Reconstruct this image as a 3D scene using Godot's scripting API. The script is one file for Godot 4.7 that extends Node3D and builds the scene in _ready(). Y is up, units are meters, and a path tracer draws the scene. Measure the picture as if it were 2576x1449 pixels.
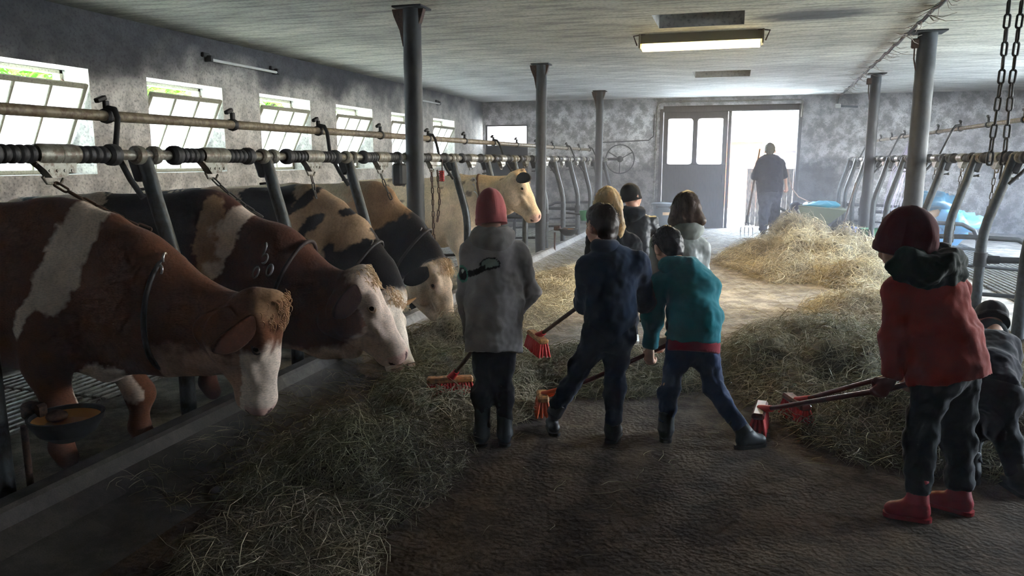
extends Node3D
# A cow barn with children sweeping hay. x to the right, y up, the aisle runs along -z. Metres.

const CELL_BODY := 0.014
var M := {}
var rng := RandomNumberGenerator.new()
var nz := FastNoiseLite.new()
var taken := {}

# ---------- geometry collector ----------
class Geo:
	var v := PackedVector3Array()
	var n := PackedVector3Array()
	var c := PackedColorArray()
	var uv := PackedVector2Array()
	var ix := PackedInt32Array()
	var col := Color(1, 1, 1)
	func put(p: Vector3, nn: Vector3, u := Vector2.ZERO) -> int:
		v.append(p); n.append(nn); c.append(col); uv.append(u)
		return v.size() - 1
	func face(a: int, b: int, d: int) -> void:   # counter-clockwise seen from outside
		ix.append(a); ix.append(d); ix.append(b)
	func tri(a: Vector3, b: Vector3, d: Vector3) -> void:
		var nn := (b - a).cross(d - a).normalized()
		face(put(a, nn), put(b, nn), put(d, nn))
	func quad(a: Vector3, b: Vector3, d: Vector3, e: Vector3, nn := Vector3.ZERO) -> void:
		if nn == Vector3.ZERO:
			nn = (b - a).cross(e - a)
			if nn.length_squared() < 1e-14: nn = (d - b).cross(e - b)
			nn = nn.normalized()
		var i := put(a, nn, Vector2(0, 0)); put(b, nn, Vector2(1, 0)); put(d, nn, Vector2(1, 1)); put(e, nn, Vector2(0, 1))
		face(i, i + 1, i + 2); face(i, i + 2, i + 3)
	func box(at: Vector3, s: Vector3, bev := 0.0, bas := Basis.IDENTITY) -> void:
		var h := s * 0.5
		bev = minf(bev, minf(h.x, minf(h.y, h.z)) * 0.9)
		var ax := [Vector3.RIGHT, Vector3.UP, Vector3.BACK]
		for k in 3:
			for sg in [-1.0, 1.0]:
				var w: Vector3 = ax[k] * sg
				var u: Vector3 = ax[(k + 1) % 3]
				var t: Vector3 = ax[(k + 2) % 3] * sg
				var hw := h[k]; var hu := h[(k + 1) % 3] - bev; var ht := h[(k + 2) % 3] - bev
				quad(at + bas * (w * hw - u * hu - t * ht), at + bas * (w * hw + u * hu - t * ht), at + bas * (w * hw + u * hu + t * ht), at + bas * (w * hw - u * hu + t * ht), bas * w)
		if bev <= 0.0: return
		for k in 3:
			var u: Vector3 = ax[k]; var hu := h[k] - bev
			for s1 in [-1.0, 1.0]:
				for s2 in [-1.0, 1.0]:
					var p: Vector3 = ax[(k + 1) % 3] * s1; var q: Vector3 = ax[(k + 2) % 3] * s2
					var hp := h[(k + 1) % 3]; var hq := h[(k + 2) % 3]
					var a := p * hp + q * (hq - bev); var b := p * (hp - bev) + q * hq
					var nn: Vector3 = (p + q).normalized()
					if s1 * s2 > 0: quad(at + bas * (a - u * hu), at + bas * (a + u * hu) , at + bas * (b + u * hu), at + bas * (b - u * hu), bas * nn) if (u.cross(b - a)).dot(nn) > 0 else quad(at + bas * (b - u * hu), at + bas * (b + u * hu), at + bas * (a + u * hu), at + bas * (a - u * hu), bas * nn)
					else: quad(at + bas * (a - u * hu), at + bas * (a + u * hu) , at + bas * (b + u * hu), at + bas * (b - u * hu), bas * nn) if (u.cross(b - a)).dot(nn) > 0 else quad(at + bas * (b - u * hu), at + bas * (b + u * hu), at + bas * (a + u * hu), at + bas * (a - u * hu), bas * nn)
		for s1 in [-1.0, 1.0]:
			for s2 in [-1.0, 1.0]:
				for s3 in [-1.0, 1.0]:
					var a := Vector3(h.x * s1, (h.y - bev) * s2, (h.z - bev) * s3); var b := Vector3((h.x - bev) * s1, h.y * s2, (h.z - bev) * s3); var d := Vector3((h.x - bev) * s1, (h.y - bev) * s2, h.z * s3)
					if s1 * s2 * s3 > 0: tri(at + bas * a, at + bas * b, at + bas * d)
					else: tri(at + bas * a, at + bas * d, at + bas * b)
	func tube(pts: Array, r, seg := 8, closed := false) -> void:   # r: one radius or an Array of radii
		var cnt := pts.size()
		var up := Vector3.UP
		var d0: Vector3 = (pts[1] - pts[0]).normalized()
		if absf(d0.dot(up)) > 0.9: up = Vector3.RIGHT
		var x := d0.cross(up).normalized()
		var base := v.size()
		for i in cnt:
			var pa: Vector3 = pts[(i - 1 + cnt) % cnt] if closed or i > 0 else pts[i]
			var pb: Vector3 = pts[(i + 1) % cnt] if closed or i < cnt - 1 else pts[i]
			var d := (pb - pa).normalized()
			x = (x - d * x.dot(d)).normalized()
			var y := d.cross(x)
			var rr: float = r[i] if r is Array else r
			for k in seg:
				var a := TAU * k / seg
				var o := x * cos(a) + y * sin(a)
				put(pts[i] + o * rr, o, Vector2(float(k) / seg, float(i)))
		var rows := cnt if closed else cnt - 1
		for i in rows:
			for k in seg:
				var a := base + i * seg + k; var b := base + i * seg + (k + 1) % seg
				var e := base + ((i + 1) % cnt) * seg + k; var f := base + ((i + 1) % cnt) * seg + (k + 1) % seg
				face(a, b, f); face(a, f, e)
		if not closed:
			for e in 2:
				var i := 0 if e == 0 else cnt - 1
				var nn: Vector3 = (pts[0] - pts[1]).normalized() if e == 0 else (pts[cnt - 1] - pts[cnt - 2]).normalized()
				var m := put(pts[i], nn)
				var first := -1
				for k in seg:
					var q := put(v[base + i * seg + k], nn)
					if first < 0: first = q
				for k in seg:
					if e == 0: face(m, first + (k + 1) % seg, first + k)
					else: face(m, first + k, first + (k + 1) % seg)
	func lathe(at: Vector3, bas: Basis, prof: Array, seg := 16) -> void:   # profile of (radius, height) along bas.y, outside to the right going up
		var base := v.size()
		var cnt := prof.size()
		for i in cnt:
			var p: Vector2 = prof[i]
			for s in 2:   # each profile edge keeps its own crease
				if (i == 0 and s == 0) or (i == cnt - 1 and s == 1): continue
				var q: Vector2 = prof[i] - prof[i - 1] if s == 0 else prof[i + 1] - prof[i]
				var n2 := Vector2(q.y, -q.x).normalized()
				for k in seg + 1:
					var a := TAU * k / seg
					var o := bas.x * cos(a) + bas.z * sin(a)
					put(at + o * p.x + bas.y * p.y, (o * n2.x + bas.y * n2.y).normalized(), Vector2(float(k) / seg, float(i) / cnt))
		for i in cnt - 1:
			for k in seg:
				var a := base + (i * 2) * (seg + 1) + k
				var b := a + seg + 1
				face(a, b, b + 1); face(a, b + 1, a + 1)
	func plate(poly: PackedVector2Array, th: float, xf: Transform3D) -> void:   # polygon in xf's xy plane, thick along z
		if Geometry2D.is_polygon_clockwise(poly): poly.reverse()
		var t := Geometry2D.triangulate_polygon(poly)
		var h := th * 0.5
		for s in [1.0, -1.0]:
			var first := v.size()
			for p in poly: put(xf * Vector3(p.x, p.y, h * s), xf.basis.z * s, p)
			for i in range(0, t.size(), 3):
				var a := t[i]; var b := t[i + 1]; var d := t[i + 2]
				if (poly[b] - poly[a]).cross(poly[d] - poly[a]) < 0:
					var w := b; b = d; d = w
				if s > 0: face(first + a, first + b, first + d)
				else: face(first + a, first + d, first + b)
		for i in poly.size():
			var p := poly[i]; var q := poly[(i + 1) % poly.size()]
			quad(xf * Vector3(p.x, p.y, -h), xf * Vector3(q.x, q.y, -h), xf * Vector3(q.x, q.y, h), xf * Vector3(p.x, p.y, h))
	func ball(at: Vector3, r: Vector3, bas := Basis.IDENTITY, seg := 12) -> void:
		var rows := seg / 2
		var base := v.size()
		for i in rows + 1:
			var b := PI * i / rows
			for k in seg + 1:
				var a := TAU * k / seg
				var o := Vector3(sin(b) * cos(a), cos(b), sin(b) * sin(a))
				put(at + bas * (o * r), (bas * (o / r)).normalized(), Vector2(float(k) / seg, float(i) / rows))
		for i in rows:
			for k in seg:
				var a := base + i * (seg + 1) + k
				face(a, a + 1, a + seg + 2); face(a, a + seg + 2, a + seg + 1)
	func mesh(m: Material) -> ArrayMesh:
		var a := []
		a.resize(Mesh.ARRAY_MAX)
		a[Mesh.ARRAY_VERTEX] = v; a[Mesh.ARRAY_NORMAL] = n; a[Mesh.ARRAY_COLOR] = c; a[Mesh.ARRAY_TEX_UV] = uv; a[Mesh.ARRAY_INDEX] = ix
		var am := ArrayMesh.new()
		am.add_surface_from_arrays(Mesh.PRIMITIVE_TRIANGLES, a)
		am.surface_set_material(0, m)
		return am

# ---------- smooth joined bodies: tapered bones, summed and meshed as surface nets ----------
class Blob:
	var bones := []     # [a, b, ra, rb, flat normal, flat share, capped, sign]
	var k := 45.0
	func bone(a: Vector3, b: Vector3, ra: float, rb: float, fn := Vector3.ZERO, fs := 1.0, cap := false) -> void:
		bones.append([a, b, ra, rb, fn, fs, cap])
	func egg(at: Vector3, r: Vector3, bas := Basis.IDENTITY) -> void:
		bones.append([at, at, r.x, r.x, r, bas, false])
	func build(cell: float, g: Geo, color = null, rough := 0.0, rn: FastNoiseLite = null) -> void:
		var lo := Vector3(1e9, 1e9, 1e9); var hi := -lo
		for o in bones:
			var r: float = maxf(o[2], o[3])
			if o[4] is Vector3 and o[5] is Basis: r = maxf(o[4].x, maxf(o[4].y, o[4].z))
			r += 0.04 + 2.0 * cell
			lo = lo.min(o[0] - Vector3(r, r, r)).min(o[1] - Vector3(r, r, r)); hi = hi.max(o[0] + Vector3(r, r, r)).max(o[1] + Vector3(r, r, r))
		var nx := int(ceil((hi.x - lo.x) / cell)) + 2; var ny := int(ceil((hi.y - lo.y) / cell)) + 2; var nzz := int(ceil((hi.z - lo.z) / cell)) + 2
		var sy := nzz; var sx := ny * nzz
		var f := PackedFloat32Array(); f.resize(nx * sx)
		var mark := PackedByteArray(); mark.resize(nx * sx)
		var todo := PackedInt32Array()
		var cut := 3.6 / k
		var near := 2.2 * cell + 0.9 / k
		for o in bones:
			var a: Vector3 = o[0]; var b: Vector3 = o[1]; var ra: float = o[2]; var rb: float = o[3]
			var is_egg: bool = o[5] is Basis
			var fn := Vector3.ZERO; var fk := 0.0; var er := Vector3.ONE; var inv := Basis.IDENTITY
			var rm := maxf(ra, rb)
			if is_egg:
				er = o[4]; inv = (o[5] as Basis).transposed(); rm = maxf(er.x, maxf(er.y, er.z))
			else:
				fn = o[4]; fk = 1.0 / o[5] - 1.0
			var em := minf(er.x, minf(er.y, er.z))
			var cap: bool = o[6]
			var ba := b - a
			ba += fn * (ba.dot(fn) * fk)
			var l2 := ba.length_squared(); var il := 1.0 / l2 if l2 > 1e-9 else 0.0; var len := sqrt(l2)
			var m := rm + cut
			var p0 := ((a.min(b) - Vector3(m, m, m) - lo) / cell).floor(); var p1 := ((a.max(b) + Vector3(m, m, m) - lo) / cell).ceil()
			var z0 := maxi(0, int(p0.z)); var z1 := mini(nzz - 1, int(p1.z))
			for i in range(maxi(0, int(p0.x)), mini(nx - 1, int(p1.x)) + 1):
				for j in range(maxi(0, int(p0.y)), mini(ny - 1, int(p1.y)) + 1):
					var q := lo + Vector3(i, j, 0) * cell - a
					var at := i * sx + j * sy
					for z in range(z0, z1 + 1):
						var w := q; w.z += z * cell
						var d: float
						if is_egg:
							var e := inv * w
							var e1 := (e / er).length()
							if e1 < 0.3: d = -em * 0.7
							else: d = e1 * (e1 - 1.0) / ((e / (er * er)).length() + 1e-9)
						else:
							if fk != 0.0: w += fn * (w.dot(fn) * fk)
							var t := w.dot(ba) * il
							if cap:
								var tc := clampf(t, 0.0, 1.0)
								d = (w - ba * t).length() - (ra + (rb - ra) * tc)
								d = maxf(d, maxf(-t, t - 1.0) * len)
							else:
								t = clampf(t, 0.0, 1.0)
								d = (w - ba * t).length() - (ra + (rb - ra) * t)
						if d > cut: continue
						f[at + z] += exp(-k * maxf(d, -0.12))
						if d < near and d > -near - 0.01 and mark[at + z] == 0:
							mark[at + z] = 1; todo.append(at + z)
		var vid := PackedInt32Array(); vid.resize(nx * sx); vid.fill(-1)
		var ik := -1.0 / k
		var far := cut * 1.5
		var first := g.v.size()
		var made := PackedInt32Array()
		for at in todo:
			var i := at / sx; var j := (at / sy) % ny; var z := at % nzz
			if i >= nx - 1 or j >= ny - 1 or z >= nzz - 1: continue
			var a0 := f[at]; var a1 := f[at + 1]; var a2 := f[at + sy]; var a3 := f[at + sy + 1]
			var b0 := f[at + sx]; var b1 := f[at + sx + 1]; var b2 := f[at + sx + sy]; var b3 := f[at + sx + sy + 1]
			var ins := int(a0 > 1.0) + int(a1 > 1.0) + int(a2 > 1.0) + int(a3 > 1.0) + int(b0 > 1.0) + int(b1 > 1.0) + int(b2 > 1.0) + int(b3 > 1.0)
			if ins == 0 or ins == 8: continue
			a0 = ik * log(a0) if a0 > 0.0 else far; a1 = ik * log(a1) if a1 > 0.0 else far; a2 = ik * log(a2) if a2 > 0.0 else far; a3 = ik * log(a3) if a3 > 0.0 else far
			b0 = ik * log(b0) if b0 > 0.0 else far; b1 = ik * log(b1) if b1 > 0.0 else far; b2 = ik * log(b2) if b2 > 0.0 else far; b3 = ik * log(b3) if b3 > 0.0 else far
			var sum := Vector3.ZERO; var cnt := 0
			if (a0 < 0.0) != (a1 < 0.0): sum += Vector3(0, 0, a0 / (a0 - a1)); cnt += 1
			if (a2 < 0.0) != (a3 < 0.0): sum += Vector3(0, 1, a2 / (a2 - a3)); cnt += 1
			if (b0 < 0.0) != (b1 < 0.0): sum += Vector3(1, 0, b0 / (b0 - b1)); cnt += 1
			if (b2 < 0.0) != (b3 < 0.0): sum += Vector3(1, 1, b2 / (b2 - b3)); cnt += 1
			if (a0 < 0.0) != (a2 < 0.0): sum += Vector3(0, a0 / (a0 - a2), 0); cnt += 1
			if (a1 < 0.0) != (a3 < 0.0): sum += Vector3(0, a1 / (a1 - a3), 1); cnt += 1
			if (b0 < 0.0) != (b2 < 0.0): sum += Vector3(1, b0 / (b0 - b2), 0); cnt += 1
			if (b1 < 0.0) != (b3 < 0.0): sum += Vector3(1, b1 / (b1 - b3), 1); cnt += 1
			if (a0 < 0.0) != (b0 < 0.0): sum += Vector3(a0 / (a0 - b0), 0, 0); cnt += 1
			if (a1 < 0.0) != (b1 < 0.0): sum += Vector3(a1 / (a1 - b1), 0, 1); cnt += 1
			if (a2 < 0.0) != (b2 < 0.0): sum += Vector3(a2 / (a2 - b2), 1, 0); cnt += 1
			if (a3 < 0.0) != (b3 < 0.0): sum += Vector3(a3 / (a3 - b3), 1, 1); cnt += 1
			var nn := Vector3(b0 + b1 + b2 + b3 - a0 - a1 - a2 - a3, a2 + a3 + b2 + b3 - a0 - a1 - b0 - b1, a1 + a3 + b1 + b3 - a0 - a2 - b0 - b2).normalized()
			var p := lo + (Vector3(i, j, z) + sum / maxf(cnt, 1)) * cell
			if rough > 0.0: p += nn * (rn.get_noise_3dv(p) * rough)
			if color != null: g.col = color.call(p, nn)
			vid[at] = g.put(p, nn, Vector2(p.x, p.y))
			made.append(at)
		for at in made:
			var s0 := f[at] > 1.0
			if s0 != (f[at + sx] > 1.0): edge(g, vid, at, sy, 1, s0)
			if s0 != (f[at + sy] > 1.0): edge(g, vid, at, 1, sx, s0)
			if s0 != (f[at + 1] > 1.0): edge(g, vid, at, sx, sy, s0)
		if rough > 0.0:   # normals again, from the roughened faces
			var acc := PackedVector3Array(); acc.resize(g.v.size() - first)
			for t in range(0, g.ix.size(), 3):
				var i := g.ix[t]; var j := g.ix[t + 1]; var l := g.ix[t + 2]
				if i < first: continue
				var nn := (g.v[l] - g.v[i]).cross(g.v[j] - g.v[i])
				acc[i - first] += nn; acc[j - first] += nn; acc[l - first] += nn
			for i in acc.size():
				if acc[i].length_squared() > 0.0: g.n[first + i] = acc[i].normalized()
	func edge(g: Geo, vid: PackedInt32Array, at: int, u: int, w: int, s0: bool) -> void:
		if at - u - w < 0: return
		var a := vid[at]; var b := vid[at - u]; var d := vid[at - u - w]; var e := vid[at - w]
		if a < 0 or b < 0 or d < 0 or e < 0: return
		if s0: g.face(a, b, d); g.face(a, d, e)
		else: g.face(a, d, b); g.face(a, e, d)

# ---------- objects ----------
func numbered(called: String) -> String:
	if not taken.has(called):
		taken[called] = 0
		return called
	taken[called] += 1
	return "%s_%03d" % [called, taken[called]]

func tag(o: Node3D, label: String, category: String, group := "", kind := "") -> Node3D:
	if label: o.set_meta("label", label)
	if category: o.set_meta("category", category)
	if group: o.set_meta("group", group)
	if kind: o.set_meta("kind", kind)
	return o

func thing(called: String, label: String, category: String, at := Vector3.ZERO, turn := 0.0, group := "") -> Node3D:
	var o := Node3D.new()
	o.name = numbered(called)
	add_child(o)
	o.position = at
	o.rotation.y = turn
	return tag(o, label, category, group)

func obj(called: String, shape, m = null, parent: Node3D = null, at := Vector3.ZERO) -> MeshInstance3D:
	var o := MeshInstance3D.new()
	o.mesh = shape.mesh(m) if shape is Geo else shape
	o.position = at
	if parent:
		o.name = called
		parent.add_child(o, true)
	else:
		o.name = numbered(called)
		add_child(o)
	return o

func struct(called: String, shape, m, label: String, category: String, parent: Node3D = null) -> MeshInstance3D:
	var o := obj(called, shape, m, parent)
	o.set_meta("kind", "structure")
	o.set_meta("label", label)
	if parent == null: o.set_meta("category", category)
	return o

func copy(o: Node3D, at: Vector3, label: String) -> Node3D:
	var d: Node3D = o.duplicate()
	var base := String(o.name)
	d.name = numbered(base.rstrip("0123456789").trim_suffix("_"))
	add_child(d)
	d.position = at
	d.set_meta("label", label)
	return d

func lin(r: float, g: float, b: float) -> Color:
	return Color(r, g, b).srgb_to_linear()

func mat(called: String, c: Color, rough := 0.8, metal := 0.0) -> StandardMaterial3D:
	var m := StandardMaterial3D.new()
	m.resource_name = called
	m.albedo_color = c
	m.roughness = rough
	m.metallic = metal
	M[called] = m
	return m

func noise(freq: float, oct := 4, sd := 1, kind := FastNoiseLite.TYPE_SIMPLEX_SMOOTH) -> FastNoiseLite:
	var f := FastNoiseLite.new()
	f.noise_type = kind
	f.frequency = freq
	f.fractal_octaves = oct
	f.seed = sd
	return f

func noise_tex(f: FastNoiseLite, offs: Array, cols: Array, size := 512, bump := 0.0) -> NoiseTexture2D:
	var t := NoiseTexture2D.new()
	t.width = size; t.height = size
	t.seamless = true
	t.noise = f
	if bump > 0.0:
		t.as_normal_map = true
		t.bump_strength = bump
	elif offs.size():
		var g := Gradient.new()
		g.offsets = PackedFloat32Array(offs)
		g.colors = PackedColorArray(cols)
		t.color_ramp = g
	return t

func grey(x: float) -> Color:
	return Color(x, x, x)

func triplanar(m: StandardMaterial3D, tex: Texture2D, scale: Vector3, detail: Texture2D = null, dscale := Vector3.ONE, bump: Texture2D = null, world := true) -> StandardMaterial3D:
	m.albedo_texture = tex
	m.uv1_triplanar = true
	m.uv1_world_triplanar = world
	m.uv1_scale = scale
	if detail:
		m.detail_enabled = true
		m.detail_albedo = detail
		m.detail_blend_mode = BaseMaterial3D.BLEND_MODE_MUL
		m.detail_uv_layer = BaseMaterial3D.DETAIL_UV_2
		m.uv2_triplanar = true
		m.uv2_world_triplanar = world
		m.uv2_scale = dscale
	if bump:
		m.normal_enabled = true
		m.normal_texture = bump
	return m

func fbm(p: Vector3) -> float:
	return nz.get_noise_3dv(p) * 0.6 + nz.get_noise_3dv(p * 2.7 + Vector3(7, 3, 1)) * 0.3 + nz.get_noise_3dv(p * 6.1) * 0.15

const H := 2.8          # ceiling height
const XL := -5.72       # inner faces of the walls
const XR := 5.6
const ZB := -17.0
const ZF := 3.0

func _ready() -> void:
	# ---- camera, sky, exposure ----
	var cam := Camera3D.new()
	cam.name = "camera"
	cam.fov = 42.15
	cam.position = Vector3(0, 1.45, 0)
	cam.rotation_degrees = Vector3(-9.645, 16.42, 0)
	cam.near = 0.05
	cam.far = 300.0
	add_child(cam)
	cam.current = true
	var sky := ProceduralSkyMaterial.new()
	sky.sky_top_color = Color(0.80, 0.90, 1.0)
	sky.sky_horizon_color = Color(1.0, 0.98, 0.94)
	sky.ground_horizon_color = Color(0.62, 0.6, 0.56)
	sky.ground_bottom_color = Color(0.5, 0.48, 0.44)
	sky.sun_angle_max = 1.0
	var we := WorldEnvironment.new()
	we.name = "world"
	var env := Environment.new()
	env.background_mode = Environment.BG_SKY
	env.sky = Sky.new()
	env.sky.sky_material = sky
	env.background_energy_multiplier = 16.0
	env.tonemap_mode = Environment.TONE_MAPPER_LINEAR
	env.tonemap_exposure = 4.7
	env.sdfgi_enabled = true
	env.ssao_enabled = true
	env.ssil_enabled = true
	env.volumetric_fog_enabled = true
	env.volumetric_fog_density = 0.0
	we.environment = env
	add_child(we)
	# haze: dusty towards the open door; a thin near veil added to lift dark tones
	for e in [["added_near_haze", -9.9, ZF - 0.02, 0.008, "thin haze added in the near half of the barn to lift dark tones"], ["door_haze", ZB + 0.02, -9.92, 0.034, "denser bright haze before the open doorway and end wall"]]:
		var air := FogVolume.new()
		air.name = e[0]
		air.size = Vector3(XR - XL - 0.04, H - 0.04, e[2] - e[1])
		air.position = Vector3((XR + XL) * 0.5, H * 0.5, (e[1] + e[2]) * 0.5)
		var fm := FogMaterial.new()
		fm.density = e[3]
		fm.albedo = Color(0.93, 0.95, 1.0)
		air.material = fm
		add_child(air)
		tag(air, e[4], "haze", "", "stuff")

	rng.seed = 20240611
	nz.noise_type = FastNoiseLite.TYPE_SIMPLEX_SMOOTH
	nz.frequency = 1.0
	nz.fractal_type = FastNoiseLite.FRACTAL_NONE
	nz.seed = 5
	materials()
	room()
	windows()
	back_wall_things()
	outside()
	ceiling_things()
	stalls()
	cows()
	people()
	props()
	brooms()
	hay()

func materials() -> void:
	var blotch := noise_tex(rough_noise(0.009, 3), [0.0, 0.35, 0.5, 0.62, 1.0], [grey(0.66), grey(0.82), grey(0.92), grey(0.98), grey(1.0)])
	var fine := noise_tex(noise(0.05, 4, 9), [0.0, 0.2, 0.34, 0.55, 1.0], [grey(0.5), grey(0.78), grey(0.93), grey(0.98), grey(1.0)])
	var rough_n := noise_tex(noise(0.03, 5, 12), [], [], 512, 6.0)
	var m := mat("plaster", Color(1, 1, 1), 0.92)
	m.vertex_color_use_as_albedo = true
	triplanar(m, blotch, Vector3(0.55, 0.55, 0.55), fine, Vector3(1.1, 1.1, 1.1), rough_n)
	m.normal_scale = 0.25
	# plaster with bright flaked limewash
	var flakes := noise_tex(rough_noise(0.010, 21), [0.0, 0.32, 0.44, 0.52, 0.60, 0.68, 1.0], [grey(0.56), grey(0.66), grey(0.76), grey(0.85), grey(0.93), grey(1.0), grey(1.0)])
	m = mat("flaked_plaster", Color(1, 1, 1), 0.9)
	m.vertex_color_use_as_albedo = true
	triplanar(m, flakes, Vector3(0.6, 0.6, 0.6), fine, Vector3(1.3, 1.3, 1.3))
	# ceiling: board marks run across
	var boards := noise_tex(noise(0.014, 5, 31), [0.0, 0.3, 0.46, 0.6, 1.0], [grey(0.68), grey(0.84), grey(0.93), grey(1.0), grey(1.0)])
	m = mat("ceiling_plaster", Color(1, 1, 1), 0.9)
	m.vertex_color_use_as_albedo = true
	triplanar(m, boards, Vector3(0.2, 0.6, 1.2), fine, Vector3(0.7, 0.7, 1.4))
	# concrete floors
	var conc := noise_tex(rough_noise(0.012, 41), [0.0, 0.36, 0.5, 0.66, 1.0], [grey(0.62), grey(0.78), grey(0.88), grey(1.0), grey(1.0)])
	var grit := noise_tex(noise(0.16, 3, 43), [0.0, 0.3, 0.5, 0.7, 1.0], [grey(0.6), grey(0.85), grey(0.95), grey(1.0), grey(1.0)])
	m = mat("concrete", Color(1, 1, 1), 0.9)
	m.metallic_specular = 0.25
	m.vertex_color_use_as_albedo = true
	triplanar(m, conc, Vector3(0.5, 0.5, 0.5), grit, Vector3(1.5, 1.5, 1.5), noise_tex(noise(0.12, 4, 44), [], [], 512, 5.0))
	m.normal_scale = 0.25
	m = mat("wet_concrete", Color(1, 1, 1), 0.6)
	m.metallic_specular = 0.3
	m.vertex_color_use_as_albedo = true
	triplanar(m, conc, Vector3(0.7, 0.7, 0.7), grit, Vector3(1.5, 1.5, 1.5))
	# metals
	var rust := noise_tex(rough_noise(0.014, 51), [0.0, 0.34, 0.46, 0.58, 1.0], [Color(0.50, 0.38, 0.29), Color(0.70, 0.60, 0.52), Color(0.86, 0.85, 0.83), Color(1, 1, 1), Color(1, 1, 1)])
	m = mat("dark_iron", Color(0.115, 0.125, 0.13), 0.6, 0.15)
	triplanar(m, rust, Vector3(2.2, 1.2, 2.2))
	m = mat("bar_iron", Color(0.22, 0.245, 0.255), 0.42, 0.45)
	triplanar(m, rust, Vector3(2.6, 1.4, 2.6))
	m = mat("pipe_paint", Color(0.50, 0.46, 0.37), 0.55, 0.1)
	triplanar(m, rust, Vector3(1.6, 1.6, 1.6))
	m = mat("galvanised", Color(0.50, 0.50, 0.46), 0.45, 0.3)
	triplanar(m, rust, Vector3(2, 2, 2))
	m = mat("rusty_iron", Color(0.30, 0.20, 0.13), 0.75, 0.3)
	triplanar(m, rust, Vector3(4, 4, 4))
	mat("chain_steel", Color(0.33, 0.32, 0.31), 0.42, 0.7)
	mat("bright_steel", Color(0.68, 0.68, 0.68), 0.28, 0.9)
	mat("black_rubber", Color(0.07, 0.07, 0.072), 0.6)
	mat("black_iron", Color(0.06, 0.058, 0.056), 0.6, 0.3)
	# window parts
	m = mat("old_window_paint", Color(0.62, 0.60, 0.52), 0.7)
	triplanar(m, fine, Vector3(1.5, 1.5, 1.5))
	m = mat("frosted_pane", Color(0.93, 0.96, 0.97, 0.72), 0.5)
	m.transparency = BaseMaterial3D.TRANSPARENCY_ALPHA
	m.backlight_enabled = true
	m.backlight = Color(1, 1, 1)
	m = mat("clear_pane", Color(0.95, 0.98, 0.98, 0.08), 0.05)
	m.transparency = BaseMaterial3D.TRANSPARENCY_ALPHA
	# woods
	var grain := noise_tex(noise(0.02, 4, 61), [0.0, 0.4, 0.55, 1.0], [grey(0.5), grey(0.8), grey(1.0), grey(1.0)])
	m = mat("door_wood", Color(0.21, 0.19, 0.20), 0.75)
	triplanar(m, grain, Vector3(3, 0.4, 3))
	m = mat("grey_plank", Color(0.66, 0.61, 0.56), 0.85)
	triplanar(m, grain, Vector3(4, 0.6, 4))
	m = mat("broom_wood", Color(0.74, 0.52, 0.30), 0.55)
	triplanar(m, grain, Vector3(3, 3, 3))
	m = mat("red_handle", Color(0.40, 0.13, 0.07), 0.35)
	triplanar(m, grain, Vector3(2, 2, 2))
	m = mat("fork_wood", Color(0.38, 0.29, 0.22), 0.6)
	triplanar(m, grain, Vector3(2, 2, 2))
	mat("red_bristle", Color(0.80, 0.09, 0.06), 0.55)
	mat("orange_bristle", Color(0.86, 0.36, 0.16), 0.55)
	mat("black_plastic", Color(0.05, 0.05, 0.055), 0.45)
	mat("grey_plastic", Color(0.30, 0.34, 0.37), 0.45)
	mat("white_plastic", Color(0.8, 0.8, 0.78), 0.4)
	mat("green_plastic", Color(0.16, 0.42, 0.27), 0.45)
	mat("blue_plastic", Color(0.16, 0.33, 0.66), 0.45)
	m = mat("blue_film", Color(0.06, 0.32, 0.42), 0.3)
	m = mat("pale_blue_film", Color(0.42, 0.70, 0.90), 0.3)
	m = mat("barrow_green", Color(0.46, 0.49, 0.36), 0.5)
	mat("turquoise_film", Color(0.08, 0.56, 0.66), 0.35)
	mat("sack_cloth", Color(0.66, 0.53, 0.38), 0.9)
	mat("lilac_twine", Color(0.74, 0.70, 0.80), 0.7)
	mat("white_hose", Color(0.72, 0.62, 0.58), 0.5)

func rough_noise(freq: float, sd: int) -> FastNoiseLite:
	var f := noise(freq, 7, sd)
	f.fractal_gain = 0.72
	return f

func steps(a: float, b: float, by: float, extra: Array = []) -> Array:
	var r := []
	var x := a
	while x < b - by * 0.3:
		r.append(x)
		x += by
	r.append(b)
	for e in extra: r.append(e)
	r.sort()
	var o := []
	for e in r:
		if o.is_empty() or e - o[-1] > 1e-4: o.append(e)
	return o

# one face with holes; U x V points at the viewer
func panel(g: Geo, o: Vector3, U: Vector3, V: Vector3, us: Array, vs: Array, holes: Array, tint: Callable) -> void:
	var nn := U.cross(V)
	var id := {}
	for i in us.size() - 1:
		for j in vs.size() - 1:
			var mid := Vector2((us[i] + us[i + 1]) * 0.5, (vs[j] + vs[j + 1]) * 0.5)
			var hole := false
			for h in holes:
				if (h as Rect2).has_point(mid): hole = true
			if hole: continue
			var q := []
			for e in [[0, 0], [1, 0], [1, 1], [0, 1]]:
				var key := Vector2i(i + e[0], j + e[1])
				if not id.has(key):
					var p: Vector3 = o + U * us[key.x] + V * vs[key.y]
					g.col = tint.call(p)
					id[key] = g.put(p, nn, Vector2(us[key.x], vs[key.y]))
				q.append(id[key])
			g.face(q[0], q[1], q[2])
			g.face(q[0], q[2], q[3])

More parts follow.
